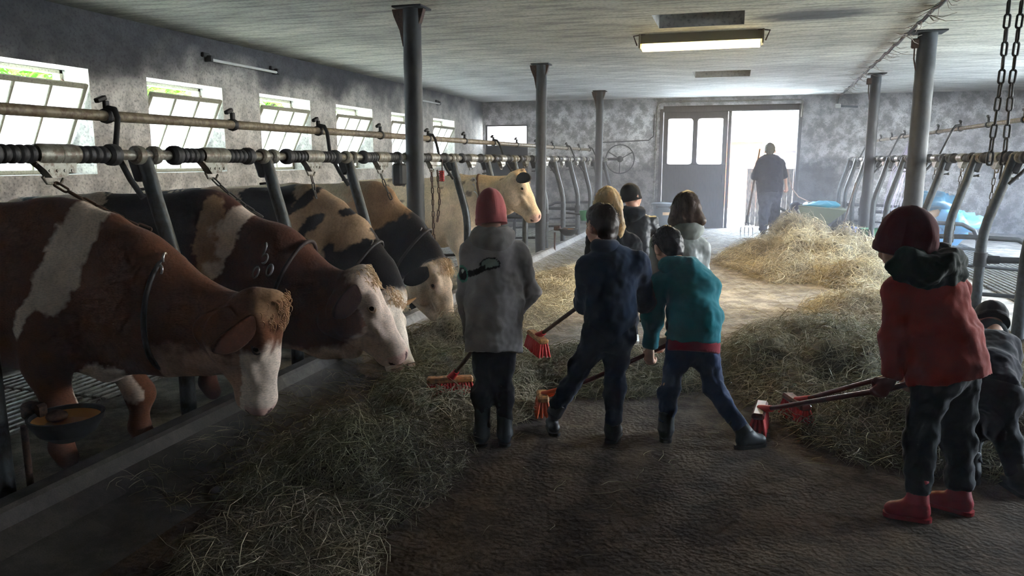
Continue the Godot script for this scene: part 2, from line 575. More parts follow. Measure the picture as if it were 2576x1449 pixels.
# a wall with thickness: both faces, the reveals of its openings and its edges
func wall(o: Vector3, U: Vector3, V: Vector3, lu: float, lv: float, th: float, holes: Array, by: float, tint: Callable, reveal: Callable) -> Geo:
	var g := Geo.new()
	var nn := U.cross(V)
	var eu := []; var ev := []
	for h in holes:
		eu.append_array([h.position.x, h.end.x]); ev.append_array([h.position.y, h.end.y])
	panel(g, o, U, V, steps(0, lu, by, eu), steps(0, lv, by, ev), holes, tint)
	var w := o + U * lu - nn * th
	var back := []
	for h in holes: back.append(Rect2(lu - h.end.x, h.position.y, h.size.x, h.size.y))
	var eb := []
	for h in back: eb.append_array([h.position.x, h.end.x])
	panel(g, w, -U, V, steps(0, lu, lu, eb), steps(0, lv, lv, ev), back, tint)
	g.col = tint.call(o)
	var b := -nn * th
	var A := o; var B := o + U * lu; var C := B + V * lv; var D := o + V * lv
	g.quad(A + b, B + b, B, A); g.quad(B + b, C + b, C, B); g.quad(C + b, D + b, D, C); g.quad(D + b, A + b, A, D)
	for h in holes:
		var a: Vector3 = o + U * h.position.x + V * h.position.y; var c2: Vector3 = o + U * h.end.x + V * h.position.y
		var d: Vector3 = o + U * h.end.x + V * h.end.y; var e: Vector3 = o + U * h.position.x + V * h.end.y
		g.col = reveal.call(a)
		g.quad(a, c2, c2 + b, a + b); g.quad(c2, d, d + b, c2 + b); g.quad(d, e, e + b, d + b); g.quad(e, a, a + b, e + b)
	return g

func window_u(k: int) -> float:
	return 4.52 + 1.885 * k

func room() -> void:
	# aisle slab
	var g := Geo.new()
	var dirt_and_shade := func(p: Vector3) -> Color:
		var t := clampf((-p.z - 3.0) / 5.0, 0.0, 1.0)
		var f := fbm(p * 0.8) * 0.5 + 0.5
		return Color(0.098, 0.066, 0.044).lerp(Color(0.56, 0.52, 0.47), t * (0.6 + 0.4 * f)) * (0.75 + 0.5 * f)  # brown dirt, with the shade of the near end mixed into the colour
	panel(g, Vector3(-2.1, 0, ZF), Vector3.RIGHT, Vector3.FORWARD, steps(0, 3.7, 0.2), steps(0, ZF - ZB + 0.35, 0.2), [], dirt_and_shade)
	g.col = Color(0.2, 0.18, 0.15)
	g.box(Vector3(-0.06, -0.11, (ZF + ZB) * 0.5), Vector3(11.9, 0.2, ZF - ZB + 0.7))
	struct("floor", g, M.concrete, "worn concrete feeding aisle floor with dirt, loose chaff and painted near shade", "floor")
	# sloping feed troughs and their kerbs on both sides of the aisle
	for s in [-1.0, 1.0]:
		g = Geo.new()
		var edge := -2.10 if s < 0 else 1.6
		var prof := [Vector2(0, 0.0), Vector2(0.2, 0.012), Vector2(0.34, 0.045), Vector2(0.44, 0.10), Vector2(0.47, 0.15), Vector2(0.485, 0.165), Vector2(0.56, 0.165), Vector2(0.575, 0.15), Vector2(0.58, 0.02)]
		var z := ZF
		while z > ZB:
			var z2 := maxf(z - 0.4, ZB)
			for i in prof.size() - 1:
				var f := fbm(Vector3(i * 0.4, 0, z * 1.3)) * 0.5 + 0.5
				g.col = Color(0.085, 0.075, 0.062).lerp(Color(0.36, 0.345, 0.33), smoothstep(-3.0, -6.0, z)) * (0.6 + 0.6 * f) * (1.0 if i < 5 else 0.85)  # near stretch: the dim light there is put into the concrete colour
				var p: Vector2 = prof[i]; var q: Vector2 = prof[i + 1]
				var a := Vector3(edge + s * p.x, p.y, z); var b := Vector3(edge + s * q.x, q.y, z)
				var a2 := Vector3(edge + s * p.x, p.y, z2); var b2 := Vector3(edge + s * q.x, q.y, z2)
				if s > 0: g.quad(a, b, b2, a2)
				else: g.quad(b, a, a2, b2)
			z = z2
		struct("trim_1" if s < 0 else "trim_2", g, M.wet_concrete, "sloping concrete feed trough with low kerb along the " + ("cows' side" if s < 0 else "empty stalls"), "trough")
	# stall floors
	for s in [-1.0, 1.0]:
		g = Geo.new()
		var x0 := -2.68 if s < 0 else 2.18
		var x1 := XL if s < 0 else XR
		var tint := func(p: Vector3) -> Color:
			var f := fbm(p * 1.2) * 0.5 + 0.5
			return Color(0.72, 0.65, 0.57) * (0.55 + 0.6 * f) if s > 0 else Color(0.30, 0.28, 0.21) * (0.5 + 0.8 * f)
		var gx0 := 0.62; var gx1 := 1.62
		panel(g, Vector3(minf(x0, x1), 0.03, ZF), Vector3.RIGHT, Vector3.FORWARD, steps(0, absf(x1 - x0), 0.3, [gx0, gx1, absf(x1 - x0) - gx0, absf(x1 - x0) - gx1]), steps(0, ZF - ZB, 0.4), [Rect2(gx0 if s > 0 else absf(x1 - x0) - gx1 - 0.5, 1.0, 1.0, 19.0 - 0.6)], tint)
		struct("floor_stalls_" + ("left" if s < 0 else "right"), g, M.concrete, "concrete stall floor with a manure channel under the " + ("window wall" if s < 0 else "empty stalls"), "floor")
	# walls
	var left_tint := func(p: Vector3) -> Color:
		var f := fbm(p * 0.9) * 0.6
		var mould := smoothstep(2.18, 2.62, p.y + f * 0.75 + 0.30 * smoothstep(-6.6, -4.6, p.z) - 0.12 * smoothstep(-10.0, -15.0, p.z))
		var c := Color(0.86, 0.81, 0.74).lerp(Color(0.055, 0.056, 0.068), mould * 0.95)
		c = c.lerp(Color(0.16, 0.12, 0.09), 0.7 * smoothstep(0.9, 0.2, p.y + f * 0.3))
		return c * (0.9 + 0.35 * f)
	var holes := []
	for k in 6: holes.append(Rect2(window_u(k) + ZF, 1.33, 1.17, 0.95))
	holes.append(Rect2(window_u(-3) + ZF + 0.2, 1.45, 0.77, 0.7))  # opening for the added window that lights the foreground
	var white := func(_p: Vector3) -> Color: return Color(0.50, 0.47, 0.39)
	g = wall(Vector3(XL, 0, ZF), Vector3.FORWARD, Vector3.UP, ZF - ZB + 0.35, H, 0.42, holes, 0.16, left_tint, white)
	struct("wall_left", g, M.plaster, "plastered window wall, grey below and black with mould under the ceiling", "wall")
	holes = []
	for k in 4: holes.append(Rect2(-(5.05 + 2.3 * k + 1.9) - ZB, 0.95, 1.9, 1.55))
	var right_tint := func(p: Vector3) -> Color: return Color(0.45, 0.43, 0.41) * (0.8 + 0.4 * fbm(p))
	g = wall(Vector3(XR, 0, ZB), Vector3.BACK, Vector3.UP, ZF - ZB, H, 0.42, holes, 0.5, right_tint, white)
	struct("wall_right", g, M.plaster, "plastered side wall with windows behind the empty stalls", "wall")
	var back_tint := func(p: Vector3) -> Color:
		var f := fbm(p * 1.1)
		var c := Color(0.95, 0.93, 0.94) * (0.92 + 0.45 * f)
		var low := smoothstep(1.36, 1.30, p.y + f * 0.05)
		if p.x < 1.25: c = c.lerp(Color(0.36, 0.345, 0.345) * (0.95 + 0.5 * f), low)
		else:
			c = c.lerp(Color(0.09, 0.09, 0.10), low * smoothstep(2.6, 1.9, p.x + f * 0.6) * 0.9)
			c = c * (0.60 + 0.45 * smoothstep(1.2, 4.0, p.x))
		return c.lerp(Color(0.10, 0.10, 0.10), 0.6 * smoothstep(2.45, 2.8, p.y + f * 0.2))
	var door := Rect2(-1.56 - XL, 0.0, 2.80, 2.63)
	var hatch := Rect2(0.04, 0.0, 1.05, 2.28)
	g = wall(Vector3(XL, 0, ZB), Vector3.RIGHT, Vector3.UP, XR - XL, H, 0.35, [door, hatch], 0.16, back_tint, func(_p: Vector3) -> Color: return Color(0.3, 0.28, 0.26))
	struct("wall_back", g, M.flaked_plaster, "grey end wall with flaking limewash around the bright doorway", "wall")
	g = wall(Vector3(XR, 0, ZF), Vector3.LEFT, Vector3.UP, XR - XL, H, 0.35, [], 1.0, func(_p: Vector3) -> Color: return Color(0.42, 0.38, 0.33), white)
	struct("wall_front", g, M.plaster, "dark plastered wall behind the viewer", "wall")
	# ceiling
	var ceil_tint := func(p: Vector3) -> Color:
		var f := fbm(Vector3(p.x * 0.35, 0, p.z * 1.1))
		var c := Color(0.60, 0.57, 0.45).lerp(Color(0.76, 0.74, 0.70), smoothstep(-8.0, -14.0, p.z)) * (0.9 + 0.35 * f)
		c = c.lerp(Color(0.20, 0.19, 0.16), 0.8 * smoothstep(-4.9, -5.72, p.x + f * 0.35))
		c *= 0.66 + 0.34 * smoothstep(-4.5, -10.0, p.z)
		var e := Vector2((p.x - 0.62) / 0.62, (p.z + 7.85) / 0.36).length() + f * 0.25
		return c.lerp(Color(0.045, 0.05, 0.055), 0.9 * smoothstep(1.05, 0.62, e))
	g = Geo.new()
	var vents := [Rect2(XR + 0.0 - 0.84 - XR - XL, 0, 0, 0)]
	vents = [Rect2(-0.82 - XL, 7.42 + ZF, 0.84, 0.74), Rect2(-0.70 - XL, 12.15 + ZF, 0.86, 0.90)]
	# the ceiling faces down: U x V = right x back
	var ru := steps(0, XR - XL, 0.16, [vents[0].position.x, vents[0].end.x, vents[1].position.x, vents[1].end.x])
	var flip := []
	for h in vents: flip.append(Rect2(h.position.x, (ZF - ZB) - h.end.y, h.size.x, h.size.y))
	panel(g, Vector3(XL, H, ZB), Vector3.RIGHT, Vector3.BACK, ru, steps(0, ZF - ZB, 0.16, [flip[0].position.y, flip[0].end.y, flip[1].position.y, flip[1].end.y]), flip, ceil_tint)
	g.col = Color(0.4, 0.4, 0.38)
	for h in flip:
		g.col = Color(0.30, 0.29, 0.27)
		var x0: float = XL + h.position.x; var x1: float = XL + h.end.x; var z0: float = ZB + h.position.y; var z1: float = ZB + h.end.y
		var y1 := H + 0.32
		g.quad(Vector3(x0, H, z0), Vector3(x1, H, z0), Vector3(x1, y1, z0), Vector3(x0, y1, z0))
		g.quad(Vector3(x1, H, z1), Vector3(x0, H, z1), Vector3(x0, y1, z1), Vector3(x1, y1, z1))
		g.quad(Vector3(x0, H, z1), Vector3(x0, H, z0), Vector3(x0, y1, z0), Vector3(x0, y1, z1))
		g.quad(Vector3(x1, H, z0), Vector3(x1, H, z1), Vector3(x1, y1, z1), Vector3(x1, y1, z0))
		g.col = Color(0.16, 0.155, 0.15)
		g.quad(Vector3(x0, y1, z0), Vector3(x1, y1, z0), Vector3(x1, y1, z1), Vector3(x0, y1, z1))
	g.col = Color(0.4, 0.4, 0.38)
	g.box(Vector3((XL + XR) * 0.5, H + 0.42, (ZF + ZB) * 0.5), Vector3(XR - XL + 0.9, 0.16, ZF - ZB + 0.8))
	g.quad(Vector3(XL, H, ZB), Vector3(XL, H + 0.4, ZB), Vector3(XL, H + 0.4, ZF), Vector3(XL, H, ZF))
	g.quad(Vector3(XR, H, ZF), Vector3(XR, H + 0.4, ZF), Vector3(XR, H + 0.4, ZB), Vector3(XR, H, ZB))
	g.quad(Vector3(XR, H, ZB), Vector3(XR, H + 0.4, ZB), Vector3(XL, H + 0.4, ZB), Vector3(XL, H, ZB))
	g.quad(Vector3(XL, H, ZF), Vector3(XL, H + 0.4, ZF), Vector3(XR, H + 0.4, ZF), Vector3(XR, H, ZF))
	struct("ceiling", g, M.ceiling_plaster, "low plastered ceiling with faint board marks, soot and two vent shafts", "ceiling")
	# slatted steel grates over the channels
	for s in [-1.0, 1.0]:
		var first: Node3D = null
		for i in 7:
			var z0 := -2.4 - 2.05 * i
			var lab := "steel slat floor grate panel %s, %s" % ["under the windows" if s < 0 else "in the empty stalls", ["nearest the camera end", "second from the near end", "third from the near end", "fourth along", "fifth along", "second from the back wall", "nearest the back wall"][i]]
			if first == null:
				first = thing("floor_grate", lab, "grate", Vector3(-4.05 if s < 0 else 3.3, 0.0, z0), 0, "slatted floor grates " + ("left" if s < 0 else "right"))
				for k in 15:
					g = Geo.new()
					g.box(Vector3((k - 7) * 0.068, 0.045, 0), Vector3(0.034, 0.02, 2.02), 0.004)
					obj("slat", g, M.galvanised, first)
				for k in 3:
					g = Geo.new()
					g.box(Vector3(0, 0.012, (k - 1) * 0.9), Vector3(1.0, 0.04, 0.03))
					obj("cross_bar", g, M.rusty_iron, first)
			else: copy(first, Vector3(first.position.x, 0, z0), lab)
	
func windows() -> void:
	for k in 6:
		var u := window_u(k)
		var ords: String = ["first window from the left, cut by the picture edge", "second window along the left wall", "third window along the left wall", "fourth window along the left wall", "fifth window, half hidden by the big post", "sixth window, nearest the back wall"][k]
		var w := thing("window_%d" % (k + 1), "tilted barn window with frosted panes, " + ords, "window", Vector3(XL - 0.33, 1.33, -u - 0.585))
		w.set_meta("kind", "structure")
		var g := Geo.new()
		for e in [[Vector3(0, 0.02, 0), Vector3(0.07, 0.04, 1.17)], [Vector3(0, 0.93, 0), Vector3(0.07, 0.04, 1.17)], [Vector3(0, 0.475, -0.565), Vector3(0.07, 0.95, 0.04)], [Vector3(0, 0.475, 0.565), Vector3(0.07, 0.95, 0.04)], [Vector3(0, 0.2, 0), Vector3(0.05, 0.035, 1.13)], [Vector3(0, 0.1, -0.19), Vector3(0.04, 0.2, 0.025)], [Vector3(0, 0.1, 0.19), Vector3(0.04, 0.2, 0.025)]]:
			g.box(e[0], e[1], 0.006)
		obj("window_frame", g, M.old_window_paint, w)
		for i in 3:
			g = Geo.new(); g.box(Vector3(0, 0.11, (i - 1) * 0.376), Vector3(0.005, 0.15, 0.34)); obj("lower_pane", g, M.frosted_pane, w)
		# the sash is hinged below and leans into the room
		var tilt := 0.48
		var sg := Geo.new()
		var bs := Basis(Vector3.BACK, -tilt)
		var hp := Vector3(0.03, 0.215, 0)
		var hgt := 0.65
		for e in [[Vector3(0, 0.02, 0), Vector3(0.035, 0.04, 1.11)], [Vector3(0, hgt, 0), Vector3(0.035, 0.045, 1.11)], [Vector3(0, hgt * 0.5, -0.535), Vector3(0.035, hgt, 0.04)], [Vector3(0, hgt * 0.5, 0.535), Vector3(0.035, hgt, 0.04)], [Vector3(0, hgt * 0.5, -0.18), Vector3(0.03, hgt, 0.028)], [Vector3(0, hgt * 0.5, 0.18), Vector3(0.03, hgt, 0.028)]]:
			sg.box(hp + bs * (e[0] as Vector3), e[1], 0.005, bs)
		var sash := obj("sash", sg, M.old_window_paint, w)
		for i in 3:
			g = Geo.new(); g.box(hp + bs * Vector3(0, hgt * 0.5, (i - 1) * 0.36), Vector3(0.005, hgt - 0.05, 0.33), 0.0, bs); obj("pane", g, M.frosted_pane, sash)
		g = Geo.new()
		g.tube([Vector3(0.04, 0.05, -0.54), Vector3(0.05, 0.5, -0.545), Vector3(0.09, 0.62, -0.55)], 0.007, 6)
		g.tube([Vector3(0.06, 0.86, -0.545), Vector3(0.2, 0.72, -0.55)], 0.009, 6)
		obj("stay", g, M.rusty_iron, w)
	var rear := Geo.new()     # window added out of view beside the viewer, to light the foreground
	rear.box(Vector3.ZERO, Vector3(0.05, 0.7, 0.04)); rear.box(Vector3(0, 0.33, 0), Vector3(0.06, 0.04, 0.77)); rear.box(Vector3(0, -0.33, 0), Vector3(0.06, 0.04, 0.77)); rear.box(Vector3(0, 0, 0.365), Vector3(0.06, 0.7, 0.04)); rear.box(Vector3(0, 0, -0.365), Vector3(0.06, 0.7, 0.04))
	var rw := thing("window_7", "small plain window added out of view beside the viewer to light the foreground", "window", Vector3(XL - 0.33, 1.80, -window_u(-3) - 0.585))
	rw.set_meta("kind", "structure")
	obj("window_frame", rear, M.old_window_paint, rw)
	for i in 2:
		var pg := Geo.new(); pg.box(Vector3(0, 0, -0.18 + 0.36 * i), Vector3(0.005, 0.62, 0.33)); obj("pane", pg, M.frosted_pane, rw)
	for k in 4:   # the right wall's windows, beyond the picture's edge, light the empty stalls
		var g := Geo.new()
		g.box(Vector3(0, 0, 0), Vector3(0.05, 1.55, 0.04)); g.box(Vector3(0, 0.75, 0), Vector3(0.05, 0.05, 1.9)); g.box(Vector3(0, -0.75, 0), Vector3(0.05, 0.05, 1.9)); g.box(Vector3(0, 0, 0.93), Vector3(0.05, 1.55, 0.04)); g.box(Vector3(0, 0, -0.93), Vector3(0.05, 1.55, 0.04))
		var w := thing("window_%d" % (k + 8), "plain two-light window in the right side wall, number %d from the front" % (k + 1), "window", Vector3(XR + 0.33, 1.725, -(5.05 + 2.3 * k + 0.95)))
		w.set_meta("kind", "structure")
		obj("window_frame", g, M.old_window_paint, w)
		for i in 2:
			g = Geo.new(); g.box(Vector3(0, 0, -0.465 + 0.93 * i), Vector3(0.005, 1.46, 0.89)); obj("pane", g, M.clear_pane, w)

func rounded(w: float, h: float, r: float, seg := 4) -> PackedVector2Array:
	var p := PackedVector2Array()
	for q in 4:
		var cx := (w * 0.5 - r) * (1 if q == 0 or q == 3 else -1); var cy := (h * 0.5 - r) * (1 if q < 2 else -1)
		for i in seg + 1:
			var a := (q + float(i) / seg) * PI * 0.5
			p.append(Vector2(cx + cos(a) * r, cy + sin(a) * r))
	return p

func back_wall_things() -> void:
	# the door leaf with two rounded lights
	var d := thing("door_1", "dark wooden door leaf with two tall rounded panes beside the open doorway", "door", Vector3(-0.87, 0, ZB - 0.08))
	d.set_meta("kind", "structure")
	var g := Geo.new()
	var W := 1.36; var Hh := 2.50
	var pw := 0.55; var ph := 0.98; var py := 1.87
	g.box(Vector3(0, (py - ph * 0.5) * 0.5, 0), Vector3(W, py - ph * 0.5, 0.06), 0.006)
	g.box(Vector3(0, (Hh + py + ph * 0.5) * 0.5, 0), Vector3(W, Hh - py - ph * 0.5, 0.06), 0.006)
	for x in [-W * 0.5 + 0.05, 0.0, W * 0.5 - 0.05]:
		g.box(Vector3(x, py, 0), Vector3(0.10 if x == 0.0 else 0.10, ph, 0.06), 0.004)
	for sx in [-0.325, 0.325]:   # rounded corners
		for a in 4:
			var fan := PackedVector2Array([Vector2.ZERO])
			for i in 5: fan.append(Vector2(0.07, 0.07) - Vector2(sin(i * PI / 8), cos(i * PI / 8)) * 0.07)
			g.plate(fan, 0.058, Transform3D(Basis(Vector3.BACK, a * PI / 2), Vector3(sx, py, 0)) * Transform3D(Basis.IDENTITY, Vector3(-pw * 0.5 if a % 2 == 0 else -ph * 0.5, -ph * 0.5 if a % 2 == 0 else -pw * 0.5, 0)))
	obj("leaf", g, M.door_wood, d)
	for sx in [-0.325, 0.325]:
		g = Geo.new(); g.box(Vector3(sx, py, 0), Vector3(pw, ph, 0.006)); obj("pane", g, M.frosted_pane, d)
	g = Geo.new(); g.tube([Vector3(0.60, 1.0, 0.03), Vector3(0.60, 1.0, 0.07), Vector3(0.60, 1.15, 0.07), Vector3(0.60, 1.15, 0.03)], 0.009, 6)
	obj("handle", g, M.black_iron, d)
	g = Geo.new()
	g.box(Vector3(-0.16, 2.565, ZB - 0.1), Vector3(2.80, 0.13, 0.16), 0.01); g.box(Vector3(-1.59, 1.25, ZB - 0.02), Vector3(0.07, 2.63, 0.1), 0.008); g.box(Vector3(-0.15, 1.25, ZB - 0.08), Vector3(0.07, 2.5, 0.09), 0.008); g.box(Vector3(1.26, 1.3, ZB - 0.06), Vector3(0.07, 2.63, 0.14), 0.008)
	struct("trim_3", g, M.door_wood, "dark timber frame round the doorway in the end wall", "door frame")
	# low plank gate in the open half
	d = thing("door_2", "low weathered plank gate across the open doorway behind the farmer", "gate", Vector3(0.73, 0, ZB - 0.22))
	d.set_meta("kind", "structure")
	for i in 9:
		g = Geo.new()
		g.box(Vector3(-0.42 + 0.105 * i, 0.66 + 0.012 * sin(i * 2.3), 0), Vector3(0.1035, 1.22, 0.025), 0.004)
		obj("plank", g, M.grey_plank, d)
	g = Geo.new(); g.box(Vector3(0, 0.3, -0.03), Vector3(0.94, 0.1, 0.025)); g.box(Vector3(0, 1.05, -0.03), Vector3(0.94, 0.1, 0.025)); g.box(Vector3(0, 1.275, 0), Vector3(0.96, 0.03, 0.05), 0.005); obj("rail", g, M.grey_plank, d)
	g = Geo.new(); g.box(Vector3(0.5, 0.65, 0), Vector3(0.03, 1.3, 0.05), 0.004); obj("hinge_post", g, M.bar_iron, d)
	# dark stable door with a glazed top in the left corner
	d = thing("door_3", "dark corner stable door with a bright glazed top light", "door", Vector3(-5.155, 0, ZB - 0.1))
	d.set_meta("kind", "structure")
	g = Geo.new()
	g.box(Vector3(0, 0.88, 0), Vector3(1.04, 1.76, 0.05), 0.006); g.box(Vector3(0, 1.785, 0.01), Vector3(1.04, 0.05, 0.07), 0.006); g.box(Vector3(0, 2.265, 0.01), Vector3(1.04, 0.03, 0.07)); g.box(Vector3(-0.5, 2.03, 0.01), Vector3(0.035, 0.48, 0.07)); g.box(Vector3(0.5, 2.03, 0.01), Vector3(0.035, 0.48, 0.07))
	obj("leaf", g, M.black_iron, d)
	g = Geo.new(); g.box(Vector3(0, 2.03, 0), Vector3(0.97, 0.44, 0.006)); obj("pane", g, M.frosted_pane, d)
	# water pipe round the door, junction box with its conduit
	g = Geo.new()
	var pz := ZB + 0.035
	g.tube([Vector3(1.28, 2.35, pz), Vector3(1.28, 2.66, pz), Vector3(1.25, 2.70, pz), Vector3(-1.58, 2.72, pz), Vector3(-1.66, 2.69, pz), Vector3(-1.69, 2.60, pz), Vector3(-1.71, 0.62, pz)], 0.018, 8)
	var pipe := obj("water_pipe", g, M.galvanised)
	tag(pipe, "thin grey water pipe bent round the top of the doorway", "pipe")
	for q in [Vector3(-1.2, 2.718, pz), Vector3(0.3, 2.709, pz), Vector3(-1.697, 1.7, pz), Vector3(-1.706, 1.0, pz)]:
		g = Geo.new(); g.box(q - Vector3(0, 0, 0.012), Vector3(0.05, 0.05, 0.05), 0.006); obj("clip", g, M.rusty_iron, pipe)
	g = Geo.new(); g.tube([Vector3(-1.75, 1.99, pz), Vector3(-1.86, 1.9, pz), Vector3(-2.9, 1.86, pz)], 0.014, 6); g.tube([Vector3(-1.75, 2.45, pz), Vector3(-1.75, 1.99, pz)], 0.012, 6)
	tag(obj("wall_conduit", g, M.dark_iron), "thin dark conduit running down and left across the end wall", "conduit")
	d = thing("junction_box", "small white junction box high on the end wall", "switch box", Vector3(1.96, 2.56, ZB + 0.001))
	g = Geo.new(); g.box(Vector3(0, 0, 0.04), Vector3(0.11, 0.09, 0.08), 0.012); obj("box", g, M.white_plastic, d)
	g = Geo.new(); g.tube([Vector3(0.05, 0.0, 0.04), Vector3(0.38, -0.02, 0.03)], 0.022, 8); g.tube([Vector3(0, 0.04, 0.03), Vector3(0.02, 0.2, 0.03)], 0.012, 6); obj("conduit", g, M.grey_plastic, d)

func outside() -> void:
	var g := Geo.new()
	g.col = Color(0.62, 0.60, 0.55)
	g.box(Vector3(0, -0.16, -14), Vector3(90, 0.2, 90))
	mat("gravel", Color(0.84, 0.82, 0.78), 0.9)
	struct("floor_yard", g, M.gravel, "pale gravel farmyard outside the doorway", "ground")
	# orange barn across the yard
	mat("orange_render", Color(0.66, 0.36, 0.18), 0.85)
	mat("brown_roof", Color(0.35, 0.23, 0.18), 0.8)
	var b := thing("farm_building", "orange rendered farm building with brown roof across the yard", "building", Vector3(-4.2, -0.06, -28))
	g = Geo.new(); g.box(Vector3(0, 1.05, 0), Vector3(10.0, 2.1, 5)); obj("wall", g, M.orange_render, b)
	g = Geo.new(); g.plate(PackedVector2Array([Vector2(-2.9, 2.1), Vector2(2.9, 2.1), Vector2(0, 2.9)]), 10.5, Transform3D(Basis(Vector3.UP, PI / 2), Vector3.ZERO)); obj("roof", g, M.brown_roof, b)
	for x in [-3.0, 0.0, 3.0]:
		g = Geo.new(); g.box(Vector3(x, 1.3, 2.51), Vector3(0.8, 0.9, 0.08), 0.01); obj("window", g, M.door_wood, b)
	b = thing("garden_shed", "small brown shed with lean-to roof beyond the plank gate", "shed", Vector3(3.2, -0.06, -36))
	g = Geo.new(); g.box(Vector3(0, 1.0, 0), Vector3(3.0, 2.0, 2.4)); obj("wall", g, M.door_wood, b)
	g = Geo.new(); g.box(Vector3(0, 2.1, 0), Vector3(3.5, 0.12, 2.9), 0.0, Basis(Vector3.BACK, 0.12)); obj("roof", g, M.brown_roof, b)
	# trees behind the left wall
	var lm := mat("leaf", Color(0.34, 0.50, 0.16), 0.6)
	lm.backlight_enabled = true
	lm.backlight = Color(0.5, 0.7, 0.2)
	mat("bark", Color(0.28, 0.21, 0.15), 0.9)
	var leaf := Geo.new()
	for s in [0.0, 1.2]:
		var q := Basis(Vector3.UP, s)
		leaf.quad(q * Vector3(0, 0, -0.05), q * Vector3(0.035, 0.012, 0), q * Vector3(0, 0, 0.06), q * Vector3(-0.035, 0.012, 0))
	var lmesh := leaf.mesh(lm)
	for k in 6:
		var at := Vector3(-9.6 - rng.randf() * 1.2, -0.06, -3.0 - k * 2.3)
		var t := thing("tree", ["leafy tree behind the left edge window", "leafy tree showing over the second window's sash", "leafy tree showing over the third window's sash", "leafy tree outside the fourth window", "leafy tree outside the fifth window", "leafy tree outside the sixth window by the corner"][k], "tree", at, 0, "trees behind the window wall")
		g = Geo.new()
		var p := []; var rr := []
		for i in 8:
			p.append(Vector3(0.12 * sin(i * 0.9 + k), i * 0.5, 0.1 * cos(i * 1.1 + k))); rr.append(0.16 - 0.016 * i)
		g.tube(p, rr, 8)
		for i in 6:
			var a := i * 1.1 + k
			g.tube([p[3 + i % 4], p[3 + i % 4] + Vector3(cos(a) * 0.6, 0.35, sin(a) * 0.6), p[3 + i % 4] + Vector3(cos(a) * 1.2, 0.8, sin(a) * 1.2)], [0.06, 0.04, 0.015], 6)
		obj("trunk", g, M.bark, t)
		var mm := MultiMesh.new()
		mm.transform_format = MultiMesh.TRANSFORM_3D
		mm.mesh = lmesh
		mm.instance_count = 2600
		for i in 2600:
			var d := Vector3(rng.randfn(), rng.randfn(), rng.randfn()).normalized()
			var r := pow(rng.randf(), 0.4)
			var c := Vector3(0, 2.9, 0) + d * r * Vector3(1.5, 1.15, 1.5)
			c += Vector3(nz.get_noise_3dv(c * 2.0 + at), 0, nz.get_noise_3dv(c * 2.0)) * 0.4
			mm.set_instance_transform(i, Transform3D(Basis.from_euler(Vector3(rng.randf() * 1.4 - 0.7, rng.randf() * TAU, rng.randf() * 1.4 - 0.7)).scaled(Vector3.ONE * (1.0 + rng.randf())), c))
		var crown := MultiMeshInstance3D.new()
		crown.name = "foliage"
		crown.multimesh = mm
		crown.set_meta("kind", "stuff")
		t.add_child(crown)

